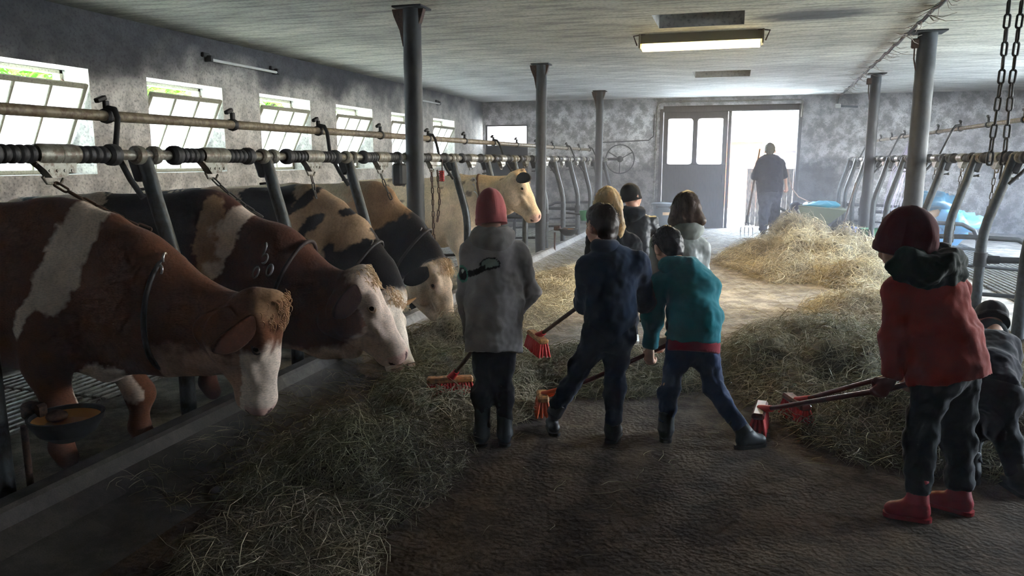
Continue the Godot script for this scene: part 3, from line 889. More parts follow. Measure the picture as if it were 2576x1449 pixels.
func ceiling_things() -> void:
	# lit fluorescent fitting
	var L := thing("ceiling_lamp", "lit fluorescent ceiling lamp with glowing yellow-white tube cover", "lamp", Vector3(-0.42, H, -8.55))
	var g := Geo.new()
	g.plate(PackedVector2Array([Vector2(-0.09, -0.10), Vector2(0.09, -0.10), Vector2(0.055, 0.0), Vector2(-0.055, 0.0)]), 1.26, Transform3D(Basis(Vector3.UP, PI / 2), Vector3.ZERO))
	g.box(Vector3(-0.635, -0.07, 0), Vector3(0.02, 0.15, 0.20), 0.004); g.box(Vector3(0.635, -0.07, 0), Vector3(0.02, 0.15, 0.20), 0.004)
	mat("lamp_body", Color(0.42, 0.38, 0.29), 0.6)
	obj("housing", g, M.lamp_body, L)
	var em := mat("lamp_glow", Color(1.0, 0.95, 0.75), 0.4)
	em.emission_enabled = true
	em.emission = Color(1.0, 0.90, 0.62)
	em.emission_energy_multiplier = 3.0
	g = Geo.new()
	g.plate(rounded(0.14, 0.09, 0.04, 4), 1.22, Transform3D(Basis(Vector3.UP, PI / 2), Vector3(0, -0.125, 0)))
	obj("tube_cover", g, M.lamp_glow, L)
	var al := AreaLight3D.new()
	al.name = "ceiling_lamp_light"
	al.area_size = Vector2(1.2, 0.12)
	al.light_color = Color(1.0, 0.88, 0.62)
	al.light_energy = 2.0
	al.area_range = 30.0
	al.area_attenuation = 2.0
	al.shadow_enabled = true
	al.position = Vector3(0, -0.178, 0)
	al.rotation_degrees = Vector3(-90, 0, 0)
	L.add_child(al)
	for s in [-1.0, 1.0]:
		g = Geo.new(); g.tube([Vector3(s * 0.58, 0, 0.06), Vector3(s * 0.7, -0.02, 0.09), Vector3(s * 0.66, -0.12, 0.1)], 0.008, 6); obj("clip", g, M.rusty_iron, L)
	# unlit bare tubes high on the window wall
	for e in [[-7.32, 1.28, "unlit bare white fluorescent tube on the mouldy wall between first windows"], [-12.85, 1.28, "unlit bare fluorescent tube high on the wall past the big post"]]:
		var t := thing("wall_lamp", e[2], "lamp", Vector3(XL, 2.56, e[0]), 0)
		g = Geo.new(); g.tube([Vector3(0.07, 0, -0.02), Vector3(0.07, 0, -e[1] + 0.02)], 0.016, 10); obj("tube", g, M.white_plastic, t)
		for z in [0.0, -e[1]]:
			g = Geo.new(); g.box(Vector3(0.045, 0.012, z), Vector3(0.09, 0.07, 0.05), 0.008); g.box(Vector3(0.02, 0.05, z + 0.02), Vector3(0.04, 0.05, 0.12), 0.01); obj("socket", g, M.black_plastic, t)
	# wire with hanging cobwebs along the ceiling
	var w := Geo.new()
	var p := []
	for i in 40:
		var t := i / 39.0
		p.append(Vector3(lerpf(1.60, 2.0, t), H - 0.03 - 0.012 * sin(i * 2.1), lerpf(-7.2, -16.98, t)))
	w.tube(p, 0.018, 6)
	var cable := obj("ceiling_cable", w, M.dark_iron)
	tag(cable, "dusty dark cable hung with cobwebs along the ceiling to the end wall", "cable")
	g = Geo.new()
	for i in 90:
		var q: Vector3 = p[rng.randi() % 38]
		var d := Vector3(rng.randf_range(-0.3, 0.3), rng.randf_range(-0.10, 0.02), rng.randf_range(-0.2, 0.2))
		g.tube([q, q + d * 0.5 - Vector3(0, 0.03, 0), q + d], [0.004, 0.003, 0.002], 4)
	obj("cobweb", g, M.grey_plank, cable).set_meta("kind", "stuff")

const BARS_L := [-2.2, -3.28, -4.33, -5.39, -6.47, -7.58, -8.68, -9.76, -10.84, -11.92, -13.0, -14.08, -15.16, -16.2]
const BARS_R := [-6.2, -7.22, -8.28, -9.36, -10.42, -11.48, -12.54, -13.6, -14.66, -15.7, -16.6]
const ALONG := Basis(Vector3(1, 0, 0), Vector3(0, 0, -1), Vector3(0, 1, 0))   # local y runs along the aisle

func rail_x(s: float, z: float) -> float:
	return -2.97 + 0.02 * (-z - 3.3) if s < 0 else 2.25

func foot_x(s: float, z: float) -> float:
	return rail_x(s, z) + (0.15 if s < 0 else -0.2)

func nth(i: int) -> String:
	return ["first", "second", "third", "fourth", "fifth", "sixth", "seventh", "eighth", "ninth", "tenth", "eleventh", "twelfth", "thirteenth", "fourteenth"][i]

func bar_curve(s: float) -> Array:   # from the rail down to the floor, seen from its foot
	var p := []
	for e in [[0.17, 1.50], [0.155, 1.43], [0.11, 1.25], [0.055, 1.06], [0.025, 0.95], [0.008, 0.86], [0.0, 0.76], [0.0, 0.4], [0.0, 0.03]]:
		p.append(Vector3(e[0] * s, e[1], 0))
	return p

func bellows_prof(n: int, len: float, r: float) -> Array:
	var p := [Vector2(0.02, 0)]
	for i in n:
		var a := len * i / n
		var w := len / n
		p.append(Vector2(r * 0.78, a + w * 0.02)); p.append(Vector2(r * 0.95, a + w * 0.25)); p.append(Vector2(r, a + w * 0.5)); p.append(Vector2(r * 0.95, a + w * 0.75))
	p.append(Vector2(r * 0.78, len)); p.append(Vector2(0.02, len))
	return p

func collar_prof(len: float, r: float) -> Array:
	return [Vector2(0.02, 0), Vector2(r * 0.7, 0), Vector2(r * 0.95, len * 0.2), Vector2(r, len * 0.5), Vector2(r * 0.95, len * 0.8), Vector2(r * 0.7, len), Vector2(0.02, len)]

func stalls() -> void:
	posts()
	for s in [-1.0, 1.0]:
		var zs: Array = BARS_L if s < 0 else BARS_R
		var side := "along the cows" if s < 0 else "over the empty stalls"
		var rail := thing("stall_rail", "long stanchion rail %s with rubber bellows and clamp housings" % side, "rail", Vector3(0, 1.48, 0))
		var g := Geo.new()
		var z0: float = zs[0] + 0.5; var z1: float = zs[-1] - (0.42 if s < 0 else 0.15)
		g.tube([Vector3(rail_x(s, z0), 0, z0), Vector3(rail_x(s, z1), 0, z1)], 0.026, 12)
		obj("pipe", g, M.galvanised, rail)
		var bel := Geo.new(); bel.lathe(Vector3.ZERO, ALONG, bellows_prof(4, 0.17, 0.043), 14); var belm := bel.mesh(M.black_rubber)
		var col := Geo.new(); col.lathe(Vector3.ZERO, ALONG, collar_prof(0.075, 0.055), 14); var colm := col.mesh(M.black_rubber)
		var tee := Geo.new(); tee.lathe(Vector3.ZERO, ALONG, collar_prof(0.065, 0.050), 14); var teem := tee.mesh(M.galvanised)
		var hou := Geo.new()
		hou.lathe(Vector3.ZERO, ALONG, [Vector2(0.02, 0), Vector2(0.044, 0.0), Vector2(0.048, 0.02), Vector2(0.048, 0.11), Vector2(0.046, 0.115), Vector2(0.048, 0.12), Vector2(0.048, 0.2), Vector2(0.044, 0.22), Vector2(0.02, 0.22)], 16)
		var houm := hou.mesh(M.galvanised)
		var br := Geo.new()
		br.plate(PackedVector2Array([Vector2(-0.02, -0.03), Vector2(0.2, -0.03), Vector2(0.19, -0.085), Vector2(0.15, -0.082), Vector2(0.145, -0.10), Vector2(0.06, -0.105), Vector2(0.03, -0.07)]), 0.05, Transform3D(Basis(Vector3(0, 0, -1), Vector3(0, 1, 0), Vector3(1, 0, 0)), Vector3.ZERO))
		for i in 4: br.tube([Vector3(0.024, -0.074, -0.05 - i * 0.04), Vector3(0.029, -0.074, -0.05 - i * 0.04)], 0.008, 6)
		br.tube([Vector3(0, -0.10, -0.03), Vector3(0, -0.13, -0.05), Vector3(0, -0.135, -0.12), Vector3(0, -0.11, -0.14)], 0.007, 6)
		var brm := br.mesh(M.galvanised)
		for i in zs.size():
			var z: float = zs[i]
			var x := rail_x(s, z)
			for dz in [0.09, -0.025]: obj("tee_collar", teem, null, rail, Vector3(x, 0, z + dz))
			if i == zs.size() - 1: continue
			var gap: float = z - zs[i + 1]
			var mid := z - gap * 0.5 + 0.11
			var xm := rail_x(s, mid)
			obj("clamp_housing", houm, null, rail, Vector3(xm, 0, mid))
			obj("bracket", brm, null, rail, Vector3(xm, 0, mid))
			obj("bellows", belm, null, rail, Vector3(xm, 0, mid + 0.175))
			obj("bellows", belm, null, rail, Vector3(xm, 0, mid - 0.225))
			obj("end_collar", colm, null, rail, Vector3(xm, 0, mid + 0.25))
			obj("end_collar", colm, null, rail, Vector3(xm, 0, mid - 0.40))
		# bent neck bars
		var proto: Node3D = null
		for i in zs.size():
			if s < 0 and i == 4: continue     # the big post stands here
			var at := Vector3(foot_x(s, zs[i]), 0, zs[i])
			var who := ""
			if s < 0: who = "bent iron neck bar for cows, " + ["at the left edge by the water bowl", "between the brown and the dark cow", "before the black and white cow's shoulder", "between the spotted and the brown-necked cow", "just behind the big post", "beside the girl in pink hat, crossing the white cow", "behind the white cow's neck", "second past the white cow's stall", "by the slim post with the water bowl", "first right of the slim post", "second right of the slim post", "third right of the slim post", "second from the hand wheel", "nearest the hand wheel"][i]
			else: who = "bent iron bar of empty stalls, " + ["at the picture's right edge", "right of the red coat's shoulder with a chain", "just right of the maroon hat", "between maroon hat and thick post", "first left of the thick post", "second left of the thick post", "third left of the thick post", "beside the second post", "first left of the second post", "second left of the second post", "nearest the end wall"][i]
			if proto == null:
				proto = thing("neck_bar", who, "stall bar", at, 0, "neck bars " + side)
				g = Geo.new(); g.tube(bar_curve(s), [0.036, 0.04, 0.04, 0.04, 0.04, 0.04, 0.04, 0.041, 0.043], 12); obj("bar", g, M.bar_iron, proto)
				g = Geo.new(); g.box(Vector3(0.195 * s, 1.41, 0), Vector3(0.07, 0.13, 0.075), 0.012, Basis(Vector3.BACK, -0.3 * s)); obj("socket", g, M.dark_iron, proto)
				g = Geo.new(); g.tube([Vector3(0.16 * s - 0.06, 1.3, 0), Vector3(0.16 * s + 0.05, 1.31, 0)], 0.009, 6); g.ball(Vector3(0.16 * s + 0.05, 1.31, 0), Vector3(0.015, 0.015, 0.015), Basis.IDENTITY, 8); obj("bolt", g, M.chain_steel, proto)
				g = Geo.new(); g.lathe(Vector3(0, 0.03, 0), Basis.IDENTITY, [Vector2(0.0, 0.0), Vector2(0.07, 0.0), Vector2(0.065, 0.02), Vector2(0.045, 0.03)], 12); obj("foot_plate", g, M.rusty_iron, proto)
			else: copy(proto, at, who)
		# milk or vacuum line above, with hooks and steadying rods
		var tx := -3.3 if s < 0 else 2.62
		var ty := 1.69 if s < 0 else 1.84
		var top := thing("top_rail", ("long cream painted pipe above the cows with black hook clamps" if s < 0 else "thin cream pipe above the empty stalls passing behind the posts"), "pipe", Vector3(0, ty, 0))
		g = Geo.new(); g.tube([Vector3(tx, 0, zs[0] + 0.6), Vector3(tx + (0.25 if s < 0 else 0.0), 0, zs[-1] - 0.1)], 0.029 if s < 0 else 0.024, 12); obj("pipe", g, M.pipe_paint, top)
		for i in zs.size():
			if s > 0 and i < 1: continue
			var z: float = zs[i] - 0.08
			var x: float = tx + (0.25 * (z - zs[0]) / (zs[-1] - zs[0]) if s < 0 else 0.0)
			var r := 0.038 if s < 0 else 0.033
			g = Geo.new()
			g.lathe(Vector3(x, 0, z + 0.025), ALONG, [Vector2(0.02, 0), Vector2(r, 0), Vector2(r + 0.004, 0.02), Vector2(r, 0.04), Vector2(0.02, 0.04)], 12)
			g.box(Vector3(x, r + 0.018, z), Vector3(0.025, 0.05, 0.03), 0.004)
			g.box(Vector3(x - 0.012, r + 0.05, z + 0.022), Vector3(0.03, 0.025, 0.07), 0.005, Basis(Vector3.RIGHT, 0.35))
			obj("hook_clamp", g, M.black_iron, top)
			if i % 2 == 1 and s < 0 or (s > 0 and i % 3 == 1):
				var b: float = zs[i] + 0.03
				var xb: float = foot_x(s, b) + 0.13 * s
				g = Geo.new()
				var y0 := 0.045
				g.tube([Vector3(x, y0, z), Vector3(x - 0.055 * s, y0 - 0.01, z), Vector3(x - 0.09 * s, y0 - 0.06, z + 0.02), Vector3(lerpf(x, xb, 0.55), (1.5 - ty), b + 0.04), Vector3(lerpf(x, xb, 0.8), (1.36 - ty), b + 0.045), Vector3(xb, 1.26 - ty, b + 0.035)], 0.015, 8)
				obj("steadying_rod", g, M.dark_iron, top)
		# low dividers between the stalls
		var dv: Node3D = null
		for i in zs.size():
			if (s < 0 and (i % 2 == 1 or i < 6)) or (s > 0 and i % 2 == 0): continue
			var at := Vector3(foot_x(s, zs[i]), 0, zs[i])
			var lab := "low curved tube divider between stalls, %s on the %s" % [nth(i / 2), "cows' side" if s < 0 else "empty side"]
			if dv == null:
				dv = thing("stall_divider", lab, "divider", at, 0, "stall dividers " + side)
				g = Geo.new(); g.tube([Vector3(0.03 * s, 0.62, 0), Vector3(0.5 * s, 0.62, 0), Vector3(0.95 * s, 0.60, 0), Vector3(1.1 * s, 0.52, 0), Vector3(1.16 * s, 0.38, 0), Vector3(1.16 * s, 0.03, 0)], 0.028, 10); obj("tube", g, M.dark_iron, dv)
				g = Geo.new(); g.tube([Vector3(0.035 * s, 0.32, 0), Vector3(0.5 * s, 0.3, 0), Vector3(1.15 * s, 0.26, 0)], 0.018, 8); obj("tube", g, M.dark_iron, dv)
				g = Geo.new(); g.tube([Vector3(0, 0.56, 0), Vector3(0, 0.68, 0)], 0.052, 12); g.tube([Vector3(0.04 * s, 0.62, 0), Vector3(0.14 * s, 0.62, 0)], 0.036, 10); obj("clamp", g, M.black_iron, dv)
			else: copy(dv, at, lab)
	# hand wheel at the far end of the left rail
	var w := thing("hand_wheel", "large thin spoked hand wheel at the end of the cows' rail", "wheel", Vector3(-2.42, 1.49, -16.55))
	var g := Geo.new()
	var ring := []
	for i in 32: ring.append(Vector3(cos(i * TAU / 32), sin(i * TAU / 32), 0) * 0.31)
	g.tube(ring, 0.013, 6, true); obj("rim", g, M.dark_iron, w)
	for i in 3:
		var a := i * TAU / 3 + 0.5
		g = Geo.new(); g.tube([Vector3.ZERO, Vector3(cos(a), sin(a), 0) * 0.31], 0.011, 6); obj("spoke", g, M.dark_iron, w)
	g = Geo.new(); g.tube([Vector3(-0.28, 0, 0), Vector3(0.07, 0, 0)], 0.03, 10); g.ball(Vector3.ZERO, Vector3(0.07, 0.07, 0.06)); obj("hub", g, M.dark_iron, w)
	bowls()
	chains()

func posts() -> void:
	var spots := [[-2.83, -6.44, 0.082, "thick dark iron ceiling post crossing in front of the fifth window", 1.0], [-2.69, -10.6, 0.076, "slim round post with a water bowl at its foot", 1.0], [-2.60, -14.9, 0.074, "far round post with funnel bracket left of the door", 1.0], [1.89, -9.15, 0.096, "thick round post rising behind the maroon hat", 0.0], [2.05, -13.2, 0.08, "second round post on the right, rusty at its foot", 0.0]]
	for e in spots:
		var p := thing("ceiling_post", e[3], "post", Vector3(e[0], 0, e[1]), 0, "iron ceiling posts")
		var r: float = e[2]
		var g := Geo.new()
		var prof := [Vector2(0.01, 0.0), Vector2(r * 1.05, 0.0)]
		for i in 24: prof.append(Vector2(r * (1.0 + 0.025 * sin(i * 2.7 + e[1])), 0.03 + i * (H - 0.04) / 23.0))
		prof.append(Vector2(r, H))
		g.lathe(Vector3.ZERO, Basis.IDENTITY, prof, 18); obj("shaft", g, M.dark_iron, p)
		g = Geo.new()
		g.box(Vector3(0, H - 0.008, 0), Vector3(r * 3.4, 0.016, r * 3.0), 0.003); obj("head_plate", g, M.dark_iron, p)
		g = Geo.new()
		if e[4] > 0:
			g.plate(PackedVector2Array([Vector2(-r * 0.8, H - 0.02), Vector2(-r * 2.1, H - 0.02), Vector2(-r * 1.9, H - 0.08), Vector2(-r * 1.25, H - 0.2), Vector2(-r * 0.9, H - 0.34)]), 0.09, Transform3D.IDENTITY)
			g.plate(PackedVector2Array([Vector2(r * 0.8, H - 0.02), Vector2(r * 1.5, H - 0.02), Vector2(r * 1.2, H - 0.10), Vector2(r * 0.9, H - 0.16)]), 0.06, Transform3D.IDENTITY)
		else:
			g.box(Vector3(-r * 1.2, H - 0.12, 0.02), Vector3(0.08, 0.1, 0.06), 0.012)
			g.tube([Vector3(-r * 1.3, H - 0.14, 0.04), Vector3(-r * 1.25, H - 0.28, 0.03), Vector3(-r * 0.98, H - 0.4, 0.03)], 0.008, 6)
		obj("bracket", g, M.rusty_iron, p)

func bowls() -> void:
	var proto: Node3D = null
	for e in [[-2.62, 0.40, -2.33, "cast water bowl with orange inside at the lower left edge"], [-2.36, 0.44, -11.0, "cast water bowl beside the slim post on the cows' side"], [1.83, 0.38, -11.35, "cast water bowl left of the maroon hat"]]:
		if proto == null:
			proto = thing("water_bowl", e[3], "water bowl", Vector3(e[0], e[1], e[2]), 0, "drinking bowls")
			var g := Geo.new()
			g.lathe(Vector3.ZERO, Basis.IDENTITY, [Vector2(0.005, -0.10), Vector2(0.06, -0.095), Vector2(0.11, -0.06), Vector2(0.14, -0.01), Vector2(0.146, 0.012), Vector2(0.135, 0.012), Vector2(0.128, -0.005)], 24); obj("bowl", g, M.dark_iron, proto)
			g = Geo.new()
			g.lathe(Vector3.ZERO, Basis.IDENTITY, [Vector2(0.130, -0.003), Vector2(0.09, -0.03), Vector2(0.005, -0.045)].duplicate(), 24)
			mat("ochre_enamel", Color(0.86, 0.58, 0.26), 0.4); obj("lining", g, M.ochre_enamel, proto)
			g = Geo.new(); g.ball(Vector3(-0.05, 0.0, 0), Vector3(0.045, 0.025, 0.04)); obj("tongue", g, M.rusty_iron, proto)
			g = Geo.new(); g.box(Vector3(-0.17, 0.01, 0), Vector3(0.1, 0.07, 0.06), 0.012); g.tube([Vector3(-0.2, -0.05, 0.03), Vector3(-0.2, -0.3, 0.03), Vector3(-0.2, -0.38, 0.03)], 0.014, 8); obj("bracket", g, M.rusty_iron, proto)
		else:
			var c := copy(proto, Vector3(e[0], e[1], e[2]), e[3])
			if e[0] > 0: c.rotation.y = PI

var link_mesh := {}
func chain(called: String, label: String, pts: Array, ll: float, lw: float, r: float, m: Material, group := "") -> Node3D:
	var c := thing(called, label, "chain", pts[0], 0, group)
	var key := "%f%f%f%s" % [ll, lw, r, m.resource_name]
	if not link_mesh.has(key):
		var p := []
		var h := ll * 0.5 - lw * 0.5
		for i in 14:
			var a := i * TAU / 14
			p.append(Vector3(cos(a) * (lw * 0.5 - r), sin(a) * (lw * 0.5 - r) + (h if sin(a) > 0.01 else (-h if sin(a) < -0.01 else (h if i == 0 else -h))), 0))
		var g := Geo.new(); g.tube(p, r, 6, true)
		link_mesh[key] = g.mesh(m)
	var cv := Curve3D.new()
	for q in pts: cv.add_point(q - pts[0])
	var L := cv.get_baked_length()
	var pitch := ll - 2.0 * r
	var n := int(L / pitch)
	for i in n:
		var a := cv.sample_baked(i * pitch); var b := cv.sample_baked((i + 1) * pitch)
		var d := (b - a).normalized()
		var u := d.cross(Vector3.RIGHT if absf(d.x) < 0.8 else Vector3.BACK).normalized()
		var o := obj("link", link_mesh[key], null, c, (a + b) * 0.5)
		var bs := Basis(u, d, u.cross(d))
		o.basis = bs * Basis(Vector3.UP, (PI / 2 if i % 2 else 0.0) + 0.25 * sin(i * 1.7))
	return c

func sag(a: Vector3, b: Vector3, drop: float, n := 7) -> Array:
	var p := []
	for i in n:
		var t := float(i) / (n - 1)
		p.append(a.lerp(b, t) - Vector3(0, drop * 4.0 * t * (1.0 - t), 0))
	return p

func chains() -> void:
	# the cows' tie chains, from the rail's housings to their necks
	chain("tie_chain", "rusty tie chain running down to the front brown cow's neck", sag(Vector3(-2.98, 1.35, -2.715), Vector3(-2.63, 1.10, -2.98), 0.02), 0.075, 0.034, 0.0055, M.rusty_iron, "tie chains")
	chain("tie_chain", "tie chain reaching the dark cow's back", sag(Vector3(-2.96, 1.35, -3.78), Vector3(-2.72, 1.10, -3.95), 0.02), 0.07, 0.032, 0.005, M.chain_steel, "tie chains")
	chain("tie_chain", "tie chain hanging onto the black and white cow's shoulder", sag(Vector3(-2.94, 1.35, -4.835), Vector3(-2.86, 1.14, -4.78), 0.01), 0.07, 0.032, 0.005, M.chain_steel, "tie chains")
	chain("tie_chain", "tie chain ending in a strap above the brown-necked cow", sag(Vector3(-2.92, 1.35, -5.905), Vector3(-2.78, 1.10, -5.85), 0.01), 0.075, 0.034, 0.005, M.chain_steel, "tie chains")
	chain("tie_chain", "red rusty double chain hanging right of the big post", [Vector3(-2.90, 1.36, -7.0), Vector3(-2.89, 1.1, -7.0), Vector3(-2.88, 0.72, -6.98), Vector3(-2.86, 0.55, -6.98)], 0.07, 0.032, 0.006, M.rusty_iron, "tie chains")
	chain("tie_chain", "second strand beside the red rusty chain by the big post", [Vector3(-2.87, 1.36, -7.08), Vector3(-2.84, 1.05, -7.06), Vector3(-2.86, 0.8, -7.02)], 0.07, 0.032, 0.006, M.rusty_iron, "tie chains")
	# chains of the empty stalls
	for i in 4:
		var z: float = BARS_R[i + 0] - 0.55
		chain("tie_chain", "tie chain hanging in the empty stall " + ["at the right edge over the slats", "right of the maroon hat", "behind the maroon hat with loose rings", "left of the thick post"][i], [Vector3(2.25, 1.36, z), Vector3(2.24, 1.15, z + 0.01), Vector3(2.22, 0.92 if i != 2 else 0.5, z)], 0.075, 0.036, 0.006, M.chain_steel, "empty tie chains")
	chain("hanging_chain", "slack tie chain clipped on the low divider over the slats", [Vector3(2.42, 0.66, -7.25), Vector3(2.40, 0.45, -7.22), Vector3(2.38, 0.12, -7.22)], 0.085, 0.04, 0.008, M.dark_iron)
	# two heavy chains from the ceiling
	chain("heavy_chain", "heavy black ceiling chain on the left of the hanging pair", [Vector3(2.14, H - 0.02, -7.5), Vector3(2.13, 2.1, -7.45), Vector3(2.10, 1.55, -7.42), Vector3(2.10, 1.34, -7.42)], 0.135, 0.062, 0.0105, M.black_iron, "heavy ceiling chains")
	chain("heavy_chain", "heavy black ceiling chain on the right of the hanging pair", [Vector3(2.24, H - 0.02, -7.52), Vector3(2.22, 2.1, -7.48), Vector3(2.22, 1.55, -7.46), Vector3(2.20, 1.3, -7.45)], 0.135, 0.062, 0.0105, M.black_iron, "heavy ceiling chains")

# ---------- cows: local x towards the head, y up, z towards the near side ----------
func blob_mask(p: Vector2, list: Array, wob: float) -> float:   # > 0 inside one of the ellipses [x, y, rx, ry, turn]
	var best := -9.0
	for e in list:
		var d := (p - Vector2(e[0], e[1])).rotated(-e[4])
		best = maxf(best, 1.0 - Vector2(d.x / e[2], d.y / e[3]).length())
	return best + wob

func cow(called_label: String, at: Vector3, spec: Dictionary) -> Node3D:
	var root := thing("cow", called_label, "cow", at)
	var cell: float = spec.get("cell", 0.02)
	var b := Blob.new()
	b.k = 42.0
	var Z := Vector3.BACK
	# trunk
	b.bone(Vector3(-1.02, 0.93, 0), Vector3(-0.6, 0.9, 0), 0.24, 0.29, Z, 0.9)
	b.bone(Vector3(-0.55, 0.80, 0), Vector3(0.15, 0.78, 0), 0.35, 0.355, Z, 0.84)
	b.bone(Vector3(0.15, 0.80, 0), Vector3(0.45, 0.80, 0), 0.34, 0.285, Z, 0.76)
	b.bone(Vector3(-1.02, 1.10, 0), Vector3(-0.4, 1.14, 0), 0.075, 0.075)
	b.bone(Vector3(-0.4, 1.14, 0), Vector3(0.40, 1.15, 0), 0.075, 0.085)
	b.egg(Vector3(0.40, 1.13, 0), Vector3(0.20, 0.10, 0.07))
	for s in [-1.0, 1.0]:
		b.egg(Vector3(-0.60, 1.05, 0.20 * s), Vector3(0.09, 0.07, 0.06))
		b.egg(Vector3(-1.06, 0.98, 0.11 * s), Vector3(0.06, 0.06, 0.05))
		b.bone(Vector3(0.24, 1.0, 0.13 * s), Vector3(0.45, 0.68, 0.19 * s), 0.075, 0.11, Z, 0.8)   # shoulder blade
	b.bone(Vector3(0.42, 0.60, 0), Vector3(0.60, 0.50, 0), 0.16, 0.11, Z, 0.7)
	b.egg(Vector3(-0.72, 0.50, 0), Vector3(0.20, 0.14, 0.16))
	# legs
	var fl: Array = spec.get("fore", [0.0, 0.0])
	var hl: Array = spec.get("hind", [0.05, -0.08])
	for k in 2:
		var s := 1.0 if k == 0 else -1.0
		var f: float = fl[k]
		var zl := 0.16 * s
		b.bone(Vector3(0.42, 0.72, zl), Vector3(0.40 + f * 0.4, 0.50, zl), 0.165, 0.105, Z, 0.66)
		b.bone(Vector3(0.40 + f * 0.4, 0.50, zl), Vector3(0.44 + f, 0.29, zl), 0.092, 0.052)
		b.egg(Vector3(0.445 + f, 0.285, zl), Vector3(0.056, 0.06, 0.052))
		b.bone(Vector3(0.44 + f, 0.27, zl), Vector3(0.42 + f, 0.11, zl), 0.040, 0.036)
		b.bone(Vector3(0.42 + f, 0.11, zl), Vector3(0.455 + f, 0.05, zl), 0.043, 0.045)
		var h: float = hl[k]
		var zh := 0.17 * s
		b.bone(Vector3(-0.82, 0.85, zh), Vector3(-0.62 + h * 0.3, 0.58, zh + 0.02 * s), 0.19, 0.12, Z, 0.66)
		b.bone(Vector3(-0.62 + h * 0.3, 0.58, zh + 0.02 * s), Vector3(-0.92 + h, 0.41, zh), 0.11, 0.055)
		b.bone(Vector3(-0.93 + h, 0.42, zh), Vector3(-0.87 + h, 0.12, zh), 0.052, 0.038)
		b.bone(Vector3(-0.87 + h, 0.12, zh), Vector3(-0.83 + h, 0.05, zh), 0.043, 0.047)
	# tail
	b.bone(Vector3(-1.10, 1.12, 0), Vector3(-1.22, 1.0, 0), 0.04, 0.03)
	b.bone(Vector3(-1.22, 1.0, 0), Vector3(-1.26, 0.6, 0), 0.026, 0.018)
	b.bone(Vector3(-1.26, 0.6, 0), Vector3(-1.25, 0.35, 0), 0.02, 0.045)
	# neck, then the head in its own frame: h along the face to the muzzle, f out of the forehead, l sideways
	var neck: Array = spec.neck
	for i in neck.size() - 1:
		var n0 = neck[i]; var n1 = neck[i + 1]
		b.bone(n0[0], n1[0], n0[1], n1[1], Z, spec.get("neck_flat", 0.58))
	var crest: Array = spec.crest
	for i in crest.size() - 1:
		b.bone(Vector3(crest[i][0], crest[i][1] - 0.09, 0), Vector3(crest[i + 1][0], crest[i + 1][1] - 0.09, 0), 0.075, 0.075, Z, 0.8)
	var wl: Array = spec.get("dewlap", [])
	for i in wl.size() - 1:
		b.bone(Vector3(wl[i][0], wl[i][1], 0), Vector3(wl[i + 1][0], wl[i + 1][1], 0), wl[i][2], wl[i + 1][2], Z, 0.6)
	var poll: Vector3 = spec.poll
	var hv: Vector3 = spec.muzzle - poll
	var S := hv.length() / 0.5
	var h := hv.normalized()
	var f: Vector3 = spec.face
	f = (f - h * f.dot(h)).normalized()
	var l := h.cross(f).normalized()
	var bs := Basis(h, f, l)
	var hd := Blob.new()
	hd.k = 70.0
	var P := func(a: float, c: float, d: float) -> Vector3: return poll + (h * a + f * c + l * d) * S
	hd.egg(P.call(0.10, -0.115, 0), Vector3(0.14, 0.10, 0.105) * S, bs)
	hd.egg(P.call(0.015, -0.045, 0), Vector3(0.05, 0.055, 0.075) * S, bs)
	hd.bone(P.call(0.08, -0.06, 0), P.call(0.28, -0.062, 0), 0.060 * S, 0.050 * S)
	hd.egg(P.call(0.165, -0.075, 0), Vector3(0.11, 0.05, 0.118) * S, bs)
	hd.bone(P.call(0.26, -0.075, 0), P.call(0.44, -0.072, 0), 0.062 * S, 0.058 * S)
	hd.egg(P.call(0.445, -0.085, 0), Vector3(0.058, 0.066, 0.078) * S, bs)
	hd.egg(P.call(0.485, -0.075, 0.035), Vector3(0.022, 0.036, 0.032) * S, bs)
	hd.egg(P.call(0.485, -0.075, -0.035), Vector3(0.022, 0.036, 0.032) * S, bs)
	hd.egg(P.call(0.44, -0.145, 0), Vector3(0.055, 0.034, 0.05) * S, bs)
	hd.bone(P.call(0.40, -0.150, 0), P.call(0.16, -0.285, 0), 0.035 * S, 0.075 * S, l, 0.8)
	hd.bone(P.call(0.30, -0.13, 0), P.call(0.14, -0.19, 0), 0.06 * S, 0.10 * S, l, 0.72)
	for s in [-1.0, 1.0]:
		hd.egg(P.call(0.16, -0.195, 0.062 * s), Vector3(0.13, 0.10, 0.038) * S, bs)
		hd.egg(P.call(0.15, -0.06, 0.098 * s), Vector3(0.045, 0.03, 0.024) * S, bs)
		hd.bone(P.call(0.235, -0.115, 0.075 * s), P.call(0.34, -0.10, 0.055 * s), 0.018 * S, 0.016 * S)
		hd.egg(P.call(0.05, -0.09, 0.085 * s), Vector3(0.05, 0.045, 0.045) * S, bs)
	# joint between neck and head, in both fields
	var last: Array = neck[-1]
	hd.bone(last[0], P.call(0.09, -0.13, 0), last[1] * 0.8, 0.105 * S, l, 0.62)
	b.bone(last[0], P.call(0.09, -0.13, 0), last[1], 0.115 * S, l, 0.66)
	var coat: Callable = spec.coat
